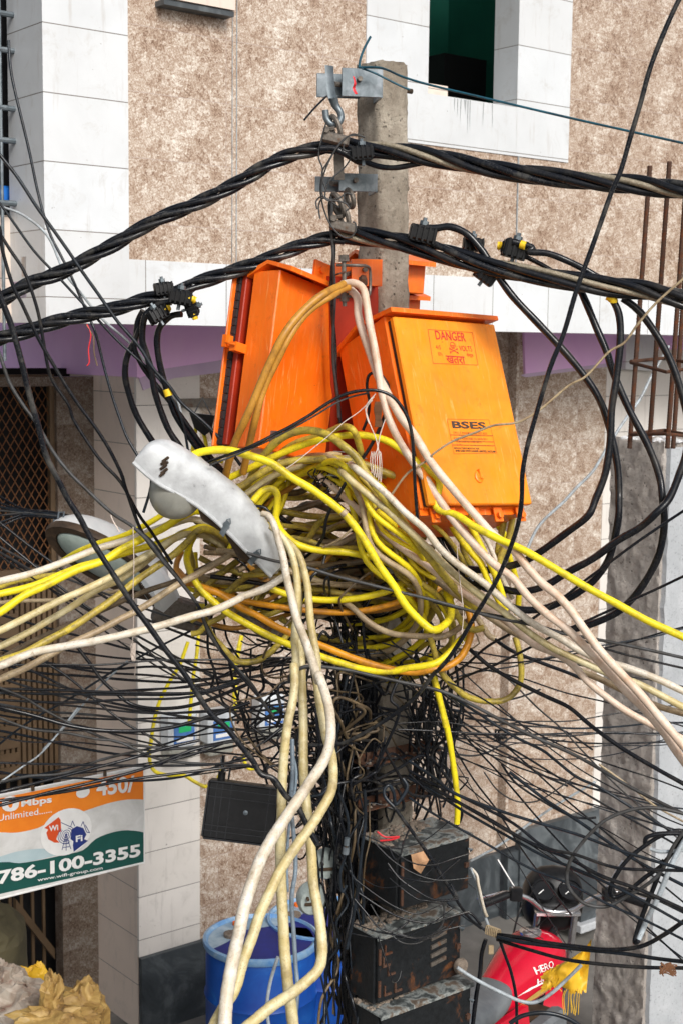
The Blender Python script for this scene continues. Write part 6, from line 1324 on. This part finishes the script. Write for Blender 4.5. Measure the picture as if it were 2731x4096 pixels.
sack('ochre sack lying at the very bottom of the heap', 120, 2350, 5.85, .2, .1, .07, 'sack', 8, .5, zdown=.6)
sack('big olive sack against the gate under the banner', -30, 2165, 6.9, .22, .25, .2, 'sackg', 6, .15, zdown=1.1)

# ---------------------------------------------------------------- motorcycle
bo = P(1192, 2190, 7.04); bo.z = GZ
fw = Vector((.60, .80, 0)).normalized(); rt = Vector((fw.y, -fw.x, 0))
mc = thing('motorcycle', 'red motorcycle with gold stripes parked behind the pole at the lower right', 'motorcycle', frame(bo, fw, -rt, Vector((0, 0, 1))) @ Matrix.Scale(1.12, 4))
# local: x forward, y left, z up ; tank centre at x=0
def blob(rings_): m = MB(); m.loft(rings_); return m
def sect(x, w, z0, z1, n=20, p=.8): 
    out = []
    for k in range(n):
        a = 2*math.pi*k/n; ca, sa = math.cos(a), math.sin(a); out.append(Vector((x, w*(abs(ca)**p)*(1 if ca > 0 else -1), (z0+z1)/2+(z1-z0)/2*(abs(sa)**p)*(1 if sa > 0 else -1))))
    return out
prof = [(-.29, .05, .80, .86), (-.27, .08, .77, .89), (-.17, .10, .75, .94), (-.03, .13, .74, .99), (.1, .145, .75, 1.02), (.2, .13, .77, 1.01), (.27, .10, .80, .97), (.30, .05, .84, .92)]
tank = mk('fuel_tank', blob([sect(*q) for q in cr(prof, 4)]), M['red'], mc)
m = MB(); m.lathe([(.052, 0), (.052, .012), (.04, .018), (.001, .02)], Matrix.Translation((.10, 0, 1.025)), 20); mk('fuel_cap', m, M['chrome'], tank)
def tank_side(x, z, off=.004):   # point on left side surface
    P_ = cr(prof, 8); q = min(P_, key=lambda s: abs(s[0]-x)); w, z0, z1 = q[1:]; t_ = max(-.98, min(.98, (z-(z0+z1)/2)/((z1-z0)/2))); sa = abs(t_)**(1/.8); ca = math.sqrt(max(0, 1-sa*sa)); return Vector((x, -(w+off)*(ca**.8), z))
for (pts0, mt, nm) in (([(-.2, .79), (.25, .82), (.25, .855), (-.05, .835)], 'gold', 'gold_stripe'), ([(-.20, .85), (-.02, .862), (.06, .87), (-.10, .868)], 'whitep', 'white_stripe')):
    m = MB(); n = 12; A1 = [tank_side(pts0[0][0]+(pts0[1][0]-pts0[0][0])*i/n, pts0[0][1]+(pts0[1][1]-pts0[0][1])*i/n) for i in range(n+1)]; B1 = [tank_side(pts0[3][0]+(pts0[2][0]-pts0[3][0])*i/n, pts0[3][1]+(pts0[2][1]-pts0[3][1])*i/n) for i in range(n+1)]
    m.loft([A1, B1], False, False); mk(nm, m, M[mt], tank)
m = MB()
for txt, z in (('HERO', .915), ('HONDA', .865)):
    vs, fs = text_mb(txt, .043, bold=.0); x1 = max(v.x for v in vs); m.add([tank_side(-.06+v.x*1.1, z+v.z, .006) for v in vs], fs)
# text must read left to right seen from the left side: x decreases to the right there
m.v = [Vector((.24-v.x, v.y, v.z)) if False else v for v in m.v]
mk('lettering', m, M['whitep'], tank)
mk('seat', blob([sect(x, w, z0, z1) for x, w, z0, z1 in [(a_+.04, b_, c_+.06, d_+.06) for a_, b_, c_, d_ in cr([(-.95, .05, .80, .84), (-.85, .12, .76, .88), (-.6, .14, .74, .88), (-.4, .13, .73, .86), (-.27, .10, .75, .86), (-.22, .04, .79, .83)], 4)]]), M['seat'], mc)
m = MB()
for s_ in (1, -1): m.prism([(-.55, .60), (-.22, .62), (-.12, .70), (-.14, .80), (-.42, .81), (-.62, .78)], .10*s_, .13*s_)
sp_ = mk('side_panel', m, M['red'], mc, smooth=False)
m = MB(); m.prism([(-.48, .66), (-.29, .70), (-.22, .73), (-.45, .71)], -.1325, -.1305); m.prism([(-.45, .74), (-.29, .755), (-.27, .77), (-.43, .76)], -.1325, -.1305); mk('stripe', m, M['gold'], sp_, smooth=False)
STR = Matrix.Translation((.36, 0, 0)) @ Matrix.Rotation(R(38), 4, 'Z') @ Matrix.Translation((-.36, 0, 0))
def smk(nm, mb_, mt, par, **k):
    mb_.v = [STR @ v for v in mb_.v]; return mk(nm, mb_, mt, par, **k)
hb = smk('handlebar', MB().tube(cr([(.18, .36, 1.16), (.25, .28, 1.18), (.30, .16, 1.14), (.34, .06, 1.06), (.34, -.06, 1.06), (.30, -.16, 1.14), (.25, -.28, 1.18), (.18, -.36, 1.16)], 4), .013, 10), M['chrome'], mc)
for s_ in (1, -1):
    m = MB(); m.tube([(.235, .26*s_, 1.18), (.17, .38*s_, 1.16)], .019, 10); m.box(.22, .27, .22*s_-.03, .22*s_+.03, 1.15, 1.21, bev=.006); smk('grip', m, M['plastic'], hb)
    m = MB(); m.tube([(.26, .24*s_, 1.17), (.30, .30*s_, 1.16), (.26, .40*s_, 1.15)], .006, 6); smk('lever', m, M['chrome'], hb)
hl = smk('headlight_cowl', blob([sect(x, w, z0, z1) for x, w, z0, z1 in cr([(.40, .11, 1.0, 1.14), (.44, .14, .92, 1.20), (.52, .15, .88, 1.22), (.60, .13, .90, 1.16), (.64, .08, .94, 1.10)], 4)]), M['plastic'], mc)
for s_ in (1, -1):
    Mq = Matrix.Translation((.39, .065*s_, 1.14)) @ Matrix.Rotation(R(-38), 4, 'Y')
    m = MB(); m.lathe([(.052, -.03), (.058, .0), (.056, .012), (.05, .012), (.048, .004)], Mq, 24); gq = smk('gauge', m, M['plastic'], mc)
    m = MB(); m.lathe([(.048, .003), (.001, .004)], Mq, 24); smk('dial', m, M['gauge'], gq)
    m = MB(); m.box(-.002, .002, 0, .035, .006, .008, Mq @ Matrix.Rotation(.7, 4, 'Z')); smk('needle', m, M['whitep'], gq, smooth=False)
m = MB()
for s_ in (1, -1): m.tube([(.38, .09*s_, 1.05), (.66, .09*s_, .32)], .018, 10)
m.box(.33, .42, -.11, .11, 1.03, 1.055, bev=.006); smk('fork', m, M['chrome'], mc)
def wheel(x, z, nm):
    m = MB(); m.tube([(x+.28*math.cos(a), 0, z+.28*math.sin(a)) for a in [2*math.pi*i/32 for i in range(33)]], .042, 10, cap=False); w_ = (smk if nm == 'f' else mk)('wheel', m, M['plastic'], mc)
    m = MB(); m.tube([(x+.235*math.cos(a), 0, z+.235*math.sin(a)) for a in [2*math.pi*i/32 for i in range(33)]], .014, 6, cap=False); m.tube([(x, -.05, z), (x, .05, z)], .04, 12)
    for i in range(12): a = i*math.pi/6; m.tube([(x+.03*math.cos(a), .02*(-1)**i, z+.03*math.sin(a)), (x+.235*math.cos(a), 0, z+.235*math.sin(a))], .003, 5)
    (smk if nm == 'f' else mk)('rim', m, M['chrome'], w_)
wheel(.68, .31, 'f'); wheel(-.66, .31, 'r')
m = MB(); pts = [(.68+.34*math.cos(a), .31+.34*math.sin(a)) for a in [R(20+i*13) for i in range(11)]]; m.loft([[Vector((x, y, z)) for (y) in (-.06, -.03, .03, .06)] for x, z in pts], False, False); smk('front_mudguard', m, M['red'], mc)
eng = MB(); eng.box(-.2, .2, -.12, .12, .3, .5, bev=.03)
for i in range(8): eng.box(.0, .18, -.1, .1, .5+i*.02, .512+i*.02)
eng.tube([(-.05, -.13, .4), (-.05, -.17, .4)], .09, 20); eng.tube([(.12, -.11, .36), (.12, -.15, .36)], .05, 16); mk('engine', eng, M['soot'], mc, smooth=False)
m = MB(); m.box(-.12, .22, -.15, -.06, .56, .66, bev=.02); mk('air_box', m, M['seat'], mc, smooth=False)
m = MB(); m.tube(cr([(.18, -.08, .5), (.28, -.1, .36), (.2, -.14, .24), (-.2, -.15, .26), (-.6, -.16, .32), (-.9, -.16, .38)], 4), .028, 10); mk('exhaust', m, M['chrome'], mc)
m = MB(); m.tube([(.34, 0, .95), (.2, 0, .6), (.15, 0, .3), (-.25, 0, .28), (-.35, 0, .6), (-.3, 0, .78), (.34, 0, .97)], .016, 8); m.tube([(-.25, .1, .32), (-.66, .1, .31), (-.66, -.1, .31), (-.25, -.1, .32)], .016, 8); m.tube([(-.2, .12, .28), (-.28, .26, .01)], .01, 8); mk('chassis', m, M['plastic'], mc)
m = MB(); m.tube([(.30, .20, 1.16), (.32, .30, 1.32)], .005, 6); m.tube([(.30, -.20, 1.16), (.32, -.30, 1.32)], .005, 6); smk('mirror_stem', m, M['chrome'], hb)
for i, (p0, p1) in enumerate((((.3, .1, 1.14), (.1, .1, .95)), ((.32, -.05, 1.12), (.2, .12, .8)), ((.34, .12, 1.1), (.42, .1, .8)))):
    m = MB(); q = Vector(p0).lerp(Vector(p1), .5)+Vector((.06, .05, .0)); m.tube(cr([p0, q, p1], 6), .005, 6); mk('control_cable', m, M['plastic'], mc)
# grey table or ledge behind the motorcycle
a0, z0 = PF(1262, 2110, 6.75); a1_, _ = PF(1420, 2110, 6.75)
t = thing('stone_ledge', 'grey stone slab ledge behind the motorcycle handlebar', 'ledge', BR)
mk('slab', MB().box(a0, a0+.9, 6.45, 7.04, z0-.02, z0+.04, bev=.006), M['render'], t, smooth=False); mk('base', MB().box(a0+.05, a0+.85, 6.5, 7.03, 0, z0-.021), M['plinth'], t, smooth=False)
# torn yellow sack cloth hanging on wire
def rag(label):
    m = MB(); nu, nv = 26, 30; rr = random.Random(5); g_ = []
    for j in range(nv+1):
        v = j/nv; row = []
        for i in range(nu+1):
            u_ = i/nu; x = 1358-12*v-u_*(30+75*math.sin(min(1, v*1.5)*math.pi*.62)) ; y = 2158+v*118+(1-v)*u_*45+14*math.sin(u_*7)*v*.5+ (rr.uniform(-9, 5) if j == nv else 0)
            x += (rr.uniform(-7, 3) if i == nu else 0)
            d = 5.9+.05*noise.noise(Vector((u_*2.5, v*2, 0)))+.012*noise.noise(Vector((u_*7, v*5, 3))); row.append(P(x, y, d))
        g_.append(row)
    m.loft(g_, False, False); g2 = [[p+Vector((0, .004, 0)) for p in r] for r in g_]; m.loft(g2, False, False); t = thing('torn_sack', label, 'sack', P(1320, 2300, 5.9)); mk('sheet', m, M['sacky'], t, local=False, angle=35)
    m = MB()
    for i in range(16):
        x = 1262+i*3.2+rr.uniform(-2, 2) if i < 8 else 1296+(i-8)*5; y = 2228+rr.uniform(-5, 20) if i < 8 else 2276+rr.uniform(-4, 4)
        m.tube(cr([P(x, y, 5.88), P(x-4+rr.uniform(-3, 3), y+18, 5.88), P(x+rr.uniform(-5, 5), y+(32 if i < 8 else 55), 5.88)]), .0018, 5)
    mk('frayed_threads', m, M['sacky' if True else 'jute'], t, local=False)
rag('torn yellow sack cloth with frayed edge hanging by the concrete column')
